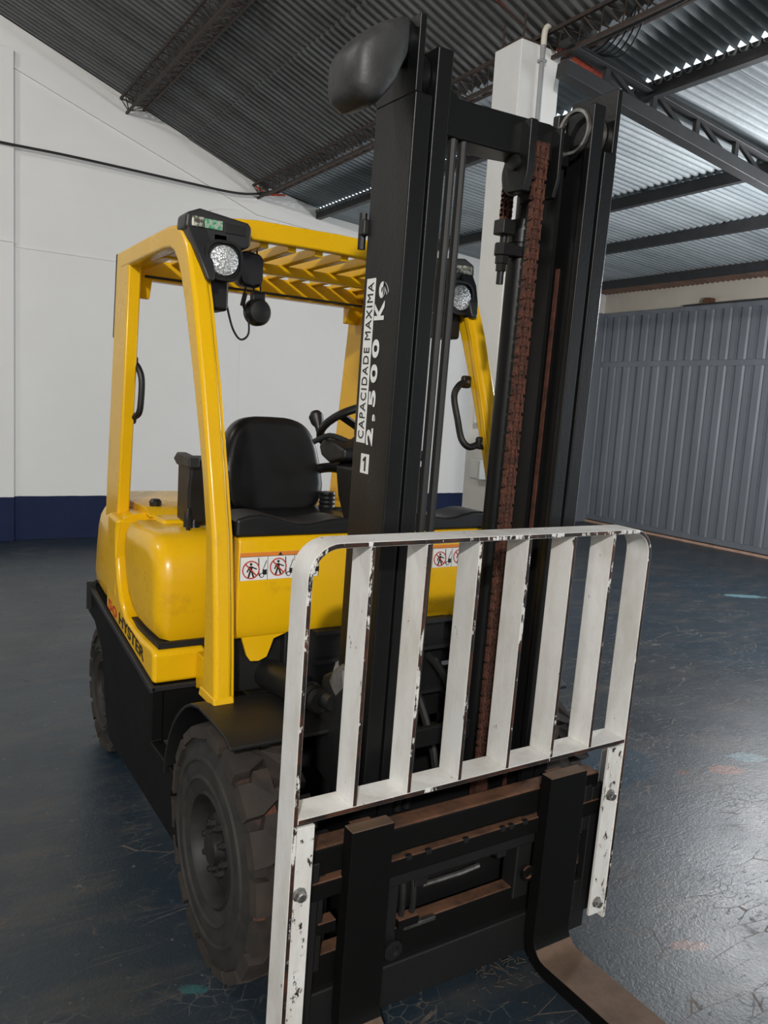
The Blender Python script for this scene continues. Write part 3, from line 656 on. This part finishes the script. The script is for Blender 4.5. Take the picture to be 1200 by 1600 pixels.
# --- lamps at the front corners
def lampset(s):
    fx = (lambda x: x) if s == 0 else mir
    def bx(nm, mat, par, x0, x1, y0, y1, z0, z1, bev=.004, seg=2):
        a, c = fx(x0), fx(x1); return MB().box(min(a, c), max(a, c), y0, y1, z0, z1).build(nm, mat, par, bev, seg)
    cap = MB().prism([(fx(x), z) for x, z in ((.748, 2.035), (.752, 2.075), (.795, 2.094), (.945, 2.076), (.957, 2.064), (.955, 2.008), (.935, 1.996), (.85, 1.998), (.80, 1.995))], 'y', 2.345, 2.43).build('corner_lamp_housing', 'trim_black', FL, .010, 3)
    lg = []
    for z, y0, y1, xa, xb in ((2.05, 2.354, 2.44, .754, .815), (2.0, 2.315, 2.42, .760, .816), (1.94, 2.281, 2.37, .774, .817), (1.895, 2.262, 2.33, .787, .817), (1.878, 2.260, 2.31, .792, .812)):
        lg.append([(fx(xa), y0, z), (fx(xb), y0, z), (fx(xb), y1, z), (fx(xa), y1, z)])
    MB().loft(lg, True).build('housing_leg', 'trim_black', cap, .007, 3)
    bx('led_strip', 'led_clear', cap, .768, .806, 2.339, 2.35, 2.038, 2.068, .003)
    bx('led_strip', 'led_green' if s == 0 else 'led_clear', cap, .807, .862, 2.339, 2.35, 2.038, 2.066, .003)
    bx('lamp_recess', 'print_black', cap, .868, .938, 2.342, 2.35, 2.034, 2.062, .002)
    # square-bodied work lamp with round lens
    cx, cz = fx(.850), 1.945
    wl = MB().loft([[(cx+px*k, y, cz+pz*k) for px, pz in rrect(.118, .118, .042, 5)] for y, k in ((2.385, .55), (2.37, .8), (2.335, .96), (2.30, 1.0), (2.285, .97), (2.285, .84), (2.293, .80))], True).build('work_lamp', 'plastic_black', FL, 0, 2, 45)
    MB().lathe([(2.291, .044), (2.284, .042), (2.279, .030), (2.277, .015), (2.2765, .0005)], (cx, 0, cz), 28, 'y', False).build('lens', 'lens', wl)
    bx('lamp_bracket', 'plastic_black', wl, .835, .88, 2.345, 2.42, 1.90, 2.03, .004)
    # mirror and box behind
    mr = MB().loft([[(fx(.985)+px, y+(.02 if px > 0 else 0), 1.952+pz) for px, pz in rrect(.085*k, .105*k, .022*k, 4)] for y, k in ((2.46, .75), (2.445, 1.0), (2.40, 1.0), (2.394, .93), (2.402, .88))], True).build('mirror', 'plastic_black', FL, 0, 2, 45)
    MB().loft([[(fx(.985)+px, y, 1.952+pz) for px, pz in rrect(.070, .088, .016, 4)] for y in (2.403, 2.399)], True).build('mirror_glass', 'mirror_glass', mr)
    bx('indicator_lamp', 'plastic_black', FL, .808, .885, 2.33, 2.42, 1.806, 1.90, .012, 3)
    return wl
lampset(0); lampset(1)
# reversing beeper hanging from the guard with its wire
hx, hy, hz = 1.035, 2.47, 1.83
hn = MB().lathe([(-.035, .012), (-.03, .034), (-.012, .044), (.012, .044), (.025, .036), (.030, .020), (.028, .001)], (hx, hy, hz), 24, 'y', True).build('warning_beeper', 'plastic_black', FL)
MB().box(hx-.022, hx+.022, hy-.015, hy+.015, hz+.03, hz+.062).build('bracket', 'plastic_black', hn, .004)
for d in (-.012, .012): MB().tube([(hx+d, hy, hz+.05), (hx+d, hy+.02, hz+.12), (hx+d, hy+.05, 2.03)], .003, 6).build('hanger', 'plastic_black', hn)
MB().tube(smooth_path([(.905, 2.40, 1.83), (.93, 2.41, 1.765), (.965, 2.43, 1.735), (.995, 2.44, 1.755), (1.0, 2.46, 1.81), (.985, 2.47, 1.85), (.993, 2.47, 1.905), (1.015, 2.5, 1.93), (1.02, 2.55, 2.02)], 5), .0035, 6).build('wire', 'cable_black', hn)
MB().tube([(.983, 2.47, 1.845), (.992, 2.47, 1.885)], .008, 8).build('connector', 'cable_black', hn)
# thin dark rod across the guard
MB().tube([(.82, 3.02, 1.972), (mir(.82), 3.03, 1.972)], .005, 6).build('guard_wire', 'cable_black', FL)
# grab handles
def handle(pts, nm='grab_handle'):
    h = MB().tube(smooth_path(pts, 5), .012, 10).build(nm, 'plastic_black', FL)
    for p in (pts[0], pts[-1]): MB().loft([[(p[0]+dx, p[1]-.012+e, p[2]+dz) for dx, dz in rrect(.034, .044, .010, 3)] for e in (0, .022)], True).build('mount', 'plastic_black', h, .004); MB().lathe([(-.014, .007), (-.017, .006), (-.017, .0005)], p, 10, 'y', False).build('bolt', 'bolt_steel', h)
    return h
handle([(1.752, 2.265, 1.655), (1.715, 2.255, 1.640), (1.690, 2.245, 1.600), (1.690, 2.215, 1.52), (1.690, 2.185, 1.455), (1.715, 2.17, 1.43), (1.758, 2.165, 1.445)])
handle([(.793, 3.06, 1.66), (.805, 3.035, 1.64), (.815, 3.02, 1.60), (.815, 3.02, 1.53), (.81, 3.03, 1.47), (.793, 3.07, 1.45)])
# --- seat
seat = empty('driver_seat', (1.27, 2.7, 1.06)); seat_parent = FL
bpy.data.objects.remove(seat)
def seat_ring(y, k, lean=0):
    out = []
    for i in range(40):
        a = 2*PI*i/40; ca, sa = math.cos(a), math.sin(a)
        ex = math.copysign(abs(ca)**.55, ca); ez = math.copysign(abs(sa)**.55, sa)
        z = 1.295+ez*.190*k; wdt = .215-.045*max(0, (z-1.25)/.235)
        out.append((1.275+ex*wdt*k, y+(z-1.1)*.16, z))
    return out
sb = MB().loft([seat_ring(y, k) for y, k in ((2.782, .30), (2.777, .62), (2.772, .84), (2.776, .93), (2.79, .985), (2.82, 1.0), (2.86, .98), (2.88, .90), (2.885, .6))], True).build('seat_backrest', 'vinyl_black', FL, 0, 2, 60)
def cush(z, k, dy=0):
    return [(1.265+px*k, 2.645+py*k, z+.02*(1-(py+.2)/.4)*.0) for px, py in rrect(.47, .46, .10, 6)]
sc_ = MB().loft([cush(z, k) for z, k in ((1.075, .96), (1.09, 1.0), (1.118, 1.0), (1.134, .975), (1.142, .92), (1.140, .6), (1.132, .25))], True).build('seat_cushion', 'vinyl_black', FL, 0, 2, 60)
MB().tube([(1.265+px*1.002, 2.645+py*1.002, 1.119) for px, py in rrect(.47, .46, .10, 6)], .004, 6).build('piping', 'trim_black', sc_)
MB().box(1.04, 1.50, 2.47, 2.90, 1.03, 1.085).build('seat_base', 'plastic_black', FL, .02, 3)
ar = MB().tube(smooth_path([(1.47, 2.84, 1.285), (1.50, 2.76, 1.30), (1.52, 2.66, 1.295), (1.535, 2.61, 1.26), (1.535, 2.60, 1.20), (1.52, 2.63, 1.145), (1.49, 2.70, 1.13)], 5), .020, 10).build('armrest', 'plastic_black', FL)
for k in range(6): MB().lathe([(-.008, .030), (0, .034), (.008, .030)], (1.485, 2.76, 1.11+k*.017), 14, 'z', True).build('bellows_fold', 'plastic_black', ar)
cs = MB().prism([(2.70, 1.10), (2.70, 1.22), (2.685, 1.27), (2.69, 1.325), (2.80, 1.335), (2.83, 1.30), (2.83, 1.10)], 'x', .90, 1.0).build('side_console', 'plastic_black', FL, .010, 3)
MB().prism([(2.66, 1.30), (2.66, 1.335), (2.80, 1.345), (2.84, 1.32), (2.80, 1.30)], 'x', .885, .925).build('console_cover', 'trim_black', cs, .006)
MB().tube([(.93, 2.74, 1.14), (.92, 2.72, 1.08), (.93, 2.70, 1.05)], .03, 8).build('console_boot', 'plastic_black', cs)
for k in range(4): MB().box(1.0, 1.045, 2.69-.002*k, 2.75, 1.16+k*.035, 1.185+k*.035).build('console_latch', 'plastic_black', cs, .004)
MB().tube(smooth_path([(.905, 2.70, 1.15), (.89, 2.66, 1.12), (.885, 2.65, 1.07)], 4), .008, 6).build('strap', 'plastic_black', cs)
# --- steering
sw_c = Vector((1.405, 2.37, 1.475)); ax = Vector((.0, .52, .85)).normalized(); e1 = Vector((1, 0, 0)); e2 = ax.cross(e1)
ring = [sw_c+(e1*math.cos(2*PI*k/36)+e2*math.sin(2*PI*k/36))*.155 for k in range(37)]
sw = MB().tube(ring, .0135, 10).build('steering_wheel', 'plastic_black', FL)
for a in (90, 210, 330):
    d = e1*math.cos(math.radians(a))+e2*math.sin(math.radians(a)); MB().bar(sw_c-ax*.02, sw_c+d*.152, .026, .010, ax).build('spoke', 'plastic_black', sw)
hubm = MB().tube([sw_c-ax*.05, sw_c-ax*.02, sw_c+ax*.005, sw_c+ax*.010], [.035, .04, .034, .02], 16).build('hub', 'plastic_black', sw)
kp = sw_c+(e1*math.cos(2.75)+e2*math.sin(2.75))*.155
MB().tube([kp, kp+ax*.03, kp+ax*.045, kp+ax*.07, kp+ax*.085, kp+ax*.088], [.011, .012, .022, .026, .017, .003], 14).build('spinner_knob', 'plastic_black', sw)
MB().tube([(1.40, 2.19, 1.17), (1.40, 2.24, 1.30), sw_c-ax*.05], [.085, .07, .045], 14).build('steering_column', 'plastic_black', FL)
ic = MB().prism([(2.20, 1.375), (2.20, 1.41), (2.26, 1.425), (2.34, 1.435), (2.38, 1.41), (2.36, 1.375), (2.30, 1.355)], 'x', 1.235, 1.55).build('instrument_cowl', 'plastic_black', FL, .012, 3)
MB().prism([(1.30, 1.16), (1.27, 1.25), (1.255, 1.36), (1.54, 1.36), (1.52, 1.16)], 'y', 2.17, 2.30).build('cowl_stem', 'plastic_black', ic, .02, 3)
MB().tube(smooth_path([(1.30, 2.30, 1.43), (1.25, 2.33, 1.445), (1.20, 2.35, 1.42)], 4), .009, 8).build('direction_lever', 'plastic_black', ic)
# --- mast
ML, MR = 1.003, 1.645; MC = (ML+MR)/2
def mmir(x): return 2*MC-x
for s in (0, 1):
    f = (lambda x: x) if s == 0 else mmir
    prof = [(ML, 1.610), (ML+.046, 1.610), (ML+.046, 1.630), (ML+.018, 1.637), (ML+.018, 1.753), (ML+.046, 1.760), (ML+.046, 1.78), (ML, 1.78)]
    orr = mm().prism([(f(x), y) for x, y in prof], 'z', .06, 2.245).build('mast_outer_rail', 'mast_black', FL, .004)
    mm().prism([(f(ML), 1.612), (f(ML+.018), 1.612), (f(ML+.018), 1.78), (f(ML), 1.78)], 'z', 2.244, 2.405).build('rail_top_plate', 'mast_black', orr, .003)
    irr = mm(); irr.prism([(f(1.057), 1.612), (f(1.100), 1.612), (f(1.100), 1.634), (f(1.076), 1.642), (f(1.076), 1.735), (f(1.100), 1.742), (f(1.100), 1.764), (f(1.057), 1.764)], 'z', .10, 2.352)
    irr.build('mast_inner_rail', 'mast_black', FL, .004)
    # rollers
    rl = mm().lathe([(f(1.020), .050), (f(1.024), .056), (f(1.054), .056), (f(1.058), .050), (f(1.058), .02), (f(1.062), .018), (f(1.062), .001)], (0, 1.69, 2.295), 28, 'x', False).build('mast_roller', 'bare_steel' if s else 'mast_black', orr)
    # lift cylinders
    cy = mm().tube([(f(1.125), 1.815, .15), (f(1.125), 1.815, 2.05)], .036, 18).build('lift_cylinder', 'mast_black', FL)
    mm().tube([(f(1.125), 1.815, 2.05), (f(1.125), 1.815, 2.24)], .024, 16).build('cylinder_rod', 'mast_black', cy)
    mm().tube([(f(1.125), 1.815, 2.02), (f(1.125), 1.815, 2.08)], .041, 18).build('gland', 'mast_black', cy)
mm().lathe([(1.548, .047), (1.541, .049), (1.540, .057), (1.552, .058)], (0, 1.675, 2.292), 28, 'x', False).build('roller_ring', 'bare_steel', FL)
# extra vertical strips at the right inner rail (wear strip, rusty line)
mm().box(1.535, 1.547, 1.70, 1.79, .20, 2.27).build('wear_strip', 'mast_black', FL)
mm().box(1.566, 1.571, 1.700, 1.712, .4, 1.95).build('wear_strip', 'chain_rust', FL)
# cross members
xb = mm().prism([(1.09, 2.325), (1.13, 2.315), (1.18, 2.288), (1.36, 2.294), (1.47, 2.298), (1.55, 2.285), (1.55, 2.205), (1.40, 2.205), (1.33, 2.200), (1.18, 2.198), (1.09, 2.20)], 'y', 1.685, 1.775).build('top_cross_beam', 'mast_black', FL, .005)
for z0, z1, y0, y1 in ((.22, .46, 1.735, 1.76), (.56, .62, 1.80, 1.82)):
    mm().box(1.07 if z0 < 1 else 1.02, mmir(1.07 if z0 < 1 else 1.02), y0, y1, z0, z1).build('cross_member', 'machine_black', FL, .005)
# chain sheave bracket
br = mm().prism([(1.650, 2.285), (1.725, 2.285), (1.735, 2.22), (1.722, 2.115), (1.66, 2.112), (1.648, 2.16)], 'x', 1.375, 1.400).build('sheave_bracket', 'mast_black', FL, .004)
mm().prism([(1.650, 2.285), (1.80, 2.285), (1.81, 2.22), (1.79, 2.115), (1.66, 2.112), (1.648, 2.16)], 'x', 1.478, 1.492).build('bracket_plate', 'mast_black', br, .004)
mm().box(1.40, 1.478, 1.70, 1.775, 2.23, 2.285).build('bracket_plate', 'mast_black', br, .004)
mm().lathe([(1.376, .020), (1.366, .020), (1.364, .015), (1.364, .0005)], (0, 1.695, 2.185), 18, 'x', False).build('sheave_pin', 'machine_black', br)
mm().lathe([(1.412, .050), (1.420, .062), (1.424, .050), (1.462, .050), (1.466, .062), (1.472, .050)], (0, 1.74, 2.180), 28, 'x', True).build('sheave', 'machine_black', br)
# leaf chain
lk = MB()
def plate(x0, x1, r):
    a = arc(0, .0125, r, 0, 180, 5)+arc(0, -.0125, r, 180, 360, 5)
    a = [(p[0]*(.55 if abs(p[1]) < .0135 and abs(p[0]) > .009 else 1), p[1]) for p in a]; lk.prism(a, 'x', x0, x1)
plate(-.0185, -.0135, .0105); plate(.0135, .0185, .0105); plate(-.006, .006, .0095)
lk.lathe([(-.021, .0045), (.021, .0045)], (0, 0, .0125), 6, 'x'); lk.lathe([(-.021, .0045), (.021, .0045)], (0, 0, -.0125), 6, 'x')
lk2 = MB(); lk = lk
link = lk.mesh('chain_link', 30); link.materials.append(MATS['chain_rust'])
cb = mm().lathe([(-.012, .004), (.012, .004)], (1.445, 1.68, .50), 8, 'x').box(1.425, 1.465, 1.665, 1.695, .44, .50).build('lift_chain', 'chain_rust', FL)
k = 0; z = .50
while z < 2.235:
    o = bpy.data.objects.new('chain_link', link); COL.objects.link(o); p = MX(1.445, 1.680, z)
    o.location = p; o.rotation_euler = (AL, 0, 0); o.scale = (1.06 if k % 2 else .74, 1, 1); o.parent = cb; z += .0250; k += 1
for a in range(20, 180, 24):    # over the sheave
    o = bpy.data.objects.new('chain_link', link); COL.objects.link(o); r = math.radians(a)
    p = MX(1.445, 1.74-.060*math.cos(r), 2.19+.058*math.sin(r)); o.location = p; o.rotation_euler = (AL-r, 0, 0); o.parent = cb
z = 2.175
while z > 2.06:
    o = bpy.data.objects.new('chain_link', link); COL.objects.link(o); o.location = MX(1.445, 1.800, z); o.rotation_euler = (AL, 0, 0); o.scale = (.9, 1, 1); o.parent = cb; z -= .0250
an = mm().box(1.423, 1.467, 1.778, 1.822, 2.03, 2.07).build('chain_anchor', 'machine_black', FL, .004)
mm().tube([(1.445, 1.80, 2.04), (1.445, 1.80, 1.90)], .010, 10).build('anchor_rod', 'machine_black', an)
mm().lathe([(1.955, .019), (1.975, .019), (1.978, .024), (2.008, .024), (2.008, .001)], (1.445, 1.80, 0), 6, 'z', True).build('anchor_nut', 'machine_black', an)
mm().lathe([(1.935, .015), (1.955, .015)], (1.445, 1.80, 0), 6, 'z', True).build('anchor_nut', 'machine_black', an)
mm().box(1.445, 1.51, 1.782, 1.818, 1.978, 2.008).build('anchor_bracket', 'machine_black', an, .004)
# hoses beside the left rail
for k, (x, y, z1) in enumerate(((1.176, 1.70, 2.25), (1.207, 1.70, 2.27))):
    mm().tube(smooth_path([(x-.05, y, z1-.06), (x-.03, y, z1+.01), (x-.01, y, z1+.015), (x, y, z1-.05), (x, y, 1.6), (x, y, 1.0), (x, y, .45)], 6), .0115, 8).build('hydraulic_hose', 'cable_black', FL)
# pulley guard on the left rail top
def lring(x, y0, y1, z0, z1, n=20):
    cy, cz, ry, rz = (y0+y1)/2, (z0+z1)/2, (y1-y0)/2, (z1-z0)/2; out = []
    for i in range(n):
        a = 2*PI*i/n; c, s_ = math.cos(a), math.sin(a)
        out.append((x, cy+math.copysign(abs(c)**.42, c)*ry, cz+math.copysign(abs(s_)**.42, s_)*rz))
    return out
pg = mm().loft([lring(*q) for q in ((1.006, 1.64, 1.70, 2.345, 2.394), (.985, 1.635, 1.71, 2.335, 2.396), (.975, 1.61, 1.735, 2.30, 2.394), (.945, 1.60, 1.75, 2.235, 2.382), (.915, 1.595, 1.755, 2.200, 2.366), (.885, 1.595, 1.755, 2.192, 2.344), (.862, 1.60, 1.75, 2.205, 2.316), (.850, 1.615, 1.735, 2.22, 2.295))], True).build('pulley_guard', 'worn_cast', FL, 0, 2, 60)
mm().tube([(1.006, 1.68, 2.36), (.985, 1.68, 2.36)], .05, 16).build('pulley_boss', 'mast_black', pg)
# little fitting on the back of the left rail
ft = mm().box(.990, 1.010, 1.778, 1.806, 1.955, 1.995).build('mast_fitting', 'machine_black', FL, .006)
mm().tube([(1.0, 1.80, 1.925), (1.0, 1.80, 2.01)], .010, 8).build('fitting_pin', 'machine_black', ft)
# lettering on the left rail
XT = ML-.0012
st = mm().box(XT, ML+.001, 1.723, 1.763, 1.456, 1.852).build('capacity_sticker', 'sticker_white', FL)
zv = Vector(MX(0, 1.7, 2))-Vector(MX(0, 1.7, 1)); yv = Vector(MX(0, 2, 1))-Vector(MX(0, 1, 1))
def on(y, z): return Vector(MX(XT-.0006, y, z))
text('CAPACIDADE MAXIMA', 'capacity_lettering', 'print_black', st, on(1.729, 1.466), zv, yv, .376, .026, 0.0, sp=1.2)
text('2,500', 'capacity_number', 'sticker_white', FL, on(1.680, 1.452), zv, yv, .255, .035, .030, sp=1.35)
text('K', 'capacity_number', 'sticker_white', FL, on(1.674, 1.752), zv, yv, .044, .043, .030)
text('9', 'capacity_number', 'sticker_white', FL, on(1.660, 1.803), zv, yv, .038, .042, .030)
s1_ = mm().box(XT, ML+.001, 1.697, 1.734, 1.382, 1.430).build('number_sticker', 'sticker_white', FL)
one = [(.62, 0), (.88, 0), (.88, 1), (.68, 1), (.28, .80), (.28, .62), (.62, .76)]
q = MB(); P1 = [on(1.728-.022*u, 1.388+.036*v) for u, v in one]; q.add([(p.x-.0008, p.y, p.z) for p in P1]+[(p.x+.0004, p.y, p.z) for p in P1], [tuple(range(7)), tuple(range(13, 6, -1))]+[(i, (i+1) % 7, 7+(i+1) % 7, 7+i) for i in range(7)])
q.build('sticker_number', 'print_black', s1_)
# --- tilt cylinders and hydraulics behind the carriage
for s in (0, 1):
    f = (lambda x: x) if s == 0 else mmir
    tc = MB().tube([(f(.955), 2.10, .74), (f(.965), 1.88, .76)], .045, 16).build('tilt_cylinder', 'machine_black', FL)
    MB().tube([(f(.965), 1.90, .758), (f(.985), 1.74, .77)], .022, 12).build('tilt_rod', 'machine_black', tc)
    for k in range(3): MB().lathe([(1.86-.03*k, .03), (1.845-.03*k, .036), (1.835-.03*k, .03)], (f(.967), 0, .763), 14, 'y', True).build('tilt_collar', 'machine_black', tc)
    mm().prism([(1.70, .52), (1.84, .55), (1.86, .70), (1.83, .82), (1.76, .86), (1.70, .84)], 'x', f(.985), f(1.035)).build('mast_lug', 'machine_black', FL, .01, 3)
scr = mm().loft([[(1.03+.030*k*math.cos(a)+dx, 1.75+.04*k*math.sin(a), z+.012*math.sin(3*a+i)) for a in [2*PI*j/10 for j in range(10)]] for i, (z, k, dx) in enumerate(((.76, .5, 0), (.79, 1.3, .0), (.82, 1.5, -.01), (.86, 1.0, -.02), (.89, .35, .01)))], True).build('torn_cover', 'plastic_scrap', FL)
for k, x in enumerate((1.16, 1.22, 1.28, 1.40, 1.52)):
    MB().tube(smooth_path([(x, 2.06, .62+.03*k), (x+.01, 1.96, .60+.02*k), (x+.02, 1.86, .50), (x, 1.80, .36)], 5), .014, 8).build('hydraulic_hose', 'cable_black', FL)
for z in (.86, .77, .62):
    MB().box(1.08, 1.60, 2.03, 2.065, z, z+.012).build('frame_ledge', 'trim_black', FL)
MB().lathe([(2.0, .05), (1.97, .05), (1.96, .02), (1.96, .001)], (1.30, 0, .52), 20, 'y', True).build('hydraulic_coupling', 'machine_black', FL)
# --- carriage with side shifter
def cbx(nm, mat, x0, x1, y0, y1, z0, z1, bev=.004, par=None):
    return mm().box(x0, x1, y0, y1, z0, z1).build(nm, mat, par or FL, bev)
car = cbx('carriage_upper_bar', 'carriage_steel', .80, 1.765, 1.515, 1.575, .455, .530, .010)
cbx('carriage_ledge', 'carriage_steel', .80, 1.765, 1.500, 1.545, .405, .452, .006, car)
for x in (1.075, 1.135, 1.255, 1.38, 1.41, 1.46): cbx('ledge_notch', 'machine_black', x, x+.016, 1.497, 1.51, .442, .4545, .002, car)
cbx('shifter_frame', 'machine_black', 1.03, 1.52, 1.508, 1.55, .372, .405, .004, car)
cyl = mm().tube([(1.135, 1.555, .378), (1.42, 1.555, .378)], .031, 20).build('side_shift_cylinder', 'machine_black', FL)
mm().tube([(1.08, 1.555, .378), (1.135, 1.555, .378)], .012, 10).build('cylinder_rod', 'bare_steel', cyl)
mm().tube([(1.42, 1.555, .378), (1.49, 1.555, .378)], .014, 10).build('cylinder_rod', 'bare_steel', cyl)
cbx('cylinder_clevis', 'machine_black', 1.125, 1.165, 1.52, 1.59, .34, .415, .004, cyl)
cbx('cylinder_clevis', 'machine_black', 1.40, 1.43, 1.52, 1.59, .345, .412, .004, cyl)
mm().tube([(1.155, 1.53, .335), (1.28, 1.528, .335), (1.34, 1.53, .338)], .007, 8).build('shift_pipe', 'bare_steel', cyl)
for x in (1.095, 1.128): mm().tube(smooth_path([(x, 1.535, .37), (x, 1.53, .32), (x+.004, 1.535, .27), (x-.004, 1.54, .20)], 4), .008, 8).build('shift_hose', 'cable_black', cyl)
cbx('hose_clamp', 'carriage_steel', 1.082, 1.145, 1.518, 1.55, .235, .262, .003, cyl)
lowb = cbx('carriage_lower_bar', 'carriage_steel', .79, 1.765, 1.530, 1.575, .14, .235, .006)
cbx('carriage_bottom_plate', 'machine_black', .79, 1.765, 1.512, 1.575, .030, .150, .006, lowb)
cbx('lower_lip', 'bare_steel', 1.10, 1.20, 1.518, 1.532, .228, .240, .002, lowb)
cbx('dark_backing', 'machine_black', 1.0, 1.56, 1.655, 1.668, .05, .44, .004, lowb)  # added dark plate, gives the carriage opening its black shade
cbx('dark_backing', 'machine_black', .81, .90, 1.575, 1.60, .05, .52, .004, lowb)
for x0, x1 in ((.83, .86), (1.015, 1.075), (1.47, 1.525)):
    cbx('carriage_side_plate', 'machine_black', x0, x1, 1.520, 1.575, .20, .46, .005, lowb)
# right end plate with its slot
cbx('carriage_end_plate', 'machine_black', 1.655, 1.700, 1.505, 1.53, .07, .53, .004, lowb)
cbx('carriage_end_plate', 'machine_black', 1.730, 1.786, 1.505, 1.53, .09, .49, .004, lowb)
cbx('carriage_end_plate', 'machine_black', 1.700, 1.730, 1.505, 1.53, .36, .50, .004, lowb)
cbx('carriage_end_plate', 'machine_black', 1.700, 1.730, 1.505, 1.53, .08, .20, .004, lowb)
cbx('carriage_end_plate', 'carriage_steel', .845, .895, 1.515, 1.55, .30, .33, .003, lowb)
cbx('carriage_end_plate', 'machine_black', .785, .835, 1.505, 1.53, .06, .50, .004, lowb)
mm().lathe([(1.505, .022), (1.498, .022), (1.497, .014), (1.503, .012), (1.503, .0005)], (1.50, 0, .285), 18, 'y', False).build('pivot_boss', 'carriage_steel', lowb)
mm().lathe([(1.505, .026), (1.498, .026), (1.497, .016), (1.503, .014), (1.503, .0005)], (1.058, 0, .20), 18, 'y', False).build('pivot_boss', 'machine_black', lowb)
# forks
def fork(x0, x1):
    yf = 1.468; th = .042; r = .05
    Of = [(MX(0, yf, z)[1], z) for z in (.575, .40, .20, .105)]
    Of += [(yf-.050+.048*math.cos(a), .095-.050*math.sin(a)) for a in [k*PI/2/5 for k in range(1, 6)]]
    Of += [(1.2, .045), (.8, .040), (.50, .028), (.40, .014)]
    Ib = [(MX(0, yf+th, z)[1], z) for z in (.575, .40, .20, .105)]
    Ib += [(yf-.050+.092*math.cos(a), .095-.093*math.sin(a)) for a in [k*PI/2/5 for k in range(1, 6)]]
    Ib += [(1.2, .001), (.8, .001), (.50, .001), (.40, .001)]
    fk = MB().ribbon(Of, Ib, 'x', x0, x1).build('fork', 'fork_steel', FL, .004)
    mm().box((x0+x1)/2-.03, (x0+x1)/2+.03, 1.508, 1.54, .53, .565).build('fork_hook', 'carriage_steel', fk, .004)
    mm().box((x0+x1)/2-.05, (x0+x1)/2+.05, 1.500, 1.53, .07, .13).build('fork_hook', 'machine_black', fk, .004)
    return fk
fork(.893, 1.010); fork(1.518, 1.655)
# --- load backrest
BL, BR, YB0, YB1 = .733, 1.795, 1.458, 1.538; T = .012; rc = .075
out = [(BL, .085), (BL, .4), (BL, .65), (BL, 1.0)]+[(BL+rc-rc*math.cos(a), 1.266-rc+rc*math.sin(a)) for a in [k*PI/2/8 for k in range(0, 9)]]
inn = [(BL+T, .085), (BL+T, .4), (BL+T, .65), (BL+T, 1.0)]+[(BL+rc-(rc-T)*math.cos(a), 1.266-rc+(rc-T)*math.sin(a)) for a in [k*PI/2/8 for k in range(0, 9)]]
cxm = (BL+BR)/2
out2 = out+[(2*cxm-x, z) for x, z in out[::-1]]; inn2 = inn+[(2*cxm-x, z) for x, z in inn[::-1]]
bk = mm().ribbon(out2, inn2, 'y', YB0, YB1).build('load_backrest', 'chipped', FL, .003)
mm().box(BL+T, BR-T, YB0, YB1, .640, .652).build('backrest_bottom_bar', 'chipped', bk, .002)
for x in (.892, 1.040, 1.191, 1.345, 1.499, 1.645):
    mm().box(x-.011, x, YB0, YB1, .652, 1.255).build('backrest_bar', 'chipped', bk, .002)
for x0, x1, z0 in ((BL+.010, .790, .085), (1.728, BR-.010, .105)):
    mm().box(x0, x1, YB0+.004, YB0+.014, z0, .630).build('mounting_plate', 'chipped_plate', bk, .002)
for x, z in ((.760, .470), (1.752, .486), (1.752, .146)):
    bo = mm().lathe([(YB0+.006, .017), (YB0+.001, .017), (YB0-.001, .012), (YB0-.012, .012), (YB0-.014, .009), (YB0-.014, .0005)], (x, 0, z), 8, 'y', False).build('bolt', 'bolt_steel', bk, 0, 2, 20)

# --- straw and chips on the floor near the forks
db = MB(); rnd = random.Random(3)
for k in range(150):
    if k < 85: x = rnd.gauss(1.44, .05); y = rnd.gauss(1.53, .045)
    else: x = rnd.uniform(.95, 1.50); y = rnd.uniform(1.12, 1.52)
    a = rnd.uniform(0, PI); l = rnd.uniform(.006, .035 if k < 85 else .018); wd = rnd.uniform(.001, .003)
    z = .0025+(rnd.uniform(0, .012) if k < 85 else 0)
    db.bar((x-math.cos(a)*l/2, y-math.sin(a)*l/2, z), (x+math.cos(a)*l/2, y+math.sin(a)*l/2, z+rnd.uniform(-.001, .002)), wd, .0015)
o = db.build('floor_debris', 'straw', None, 0, 2, 0)
tag(o, 'small straw and wood chips swept beside the fork heel', 'debris', kind='stuff')
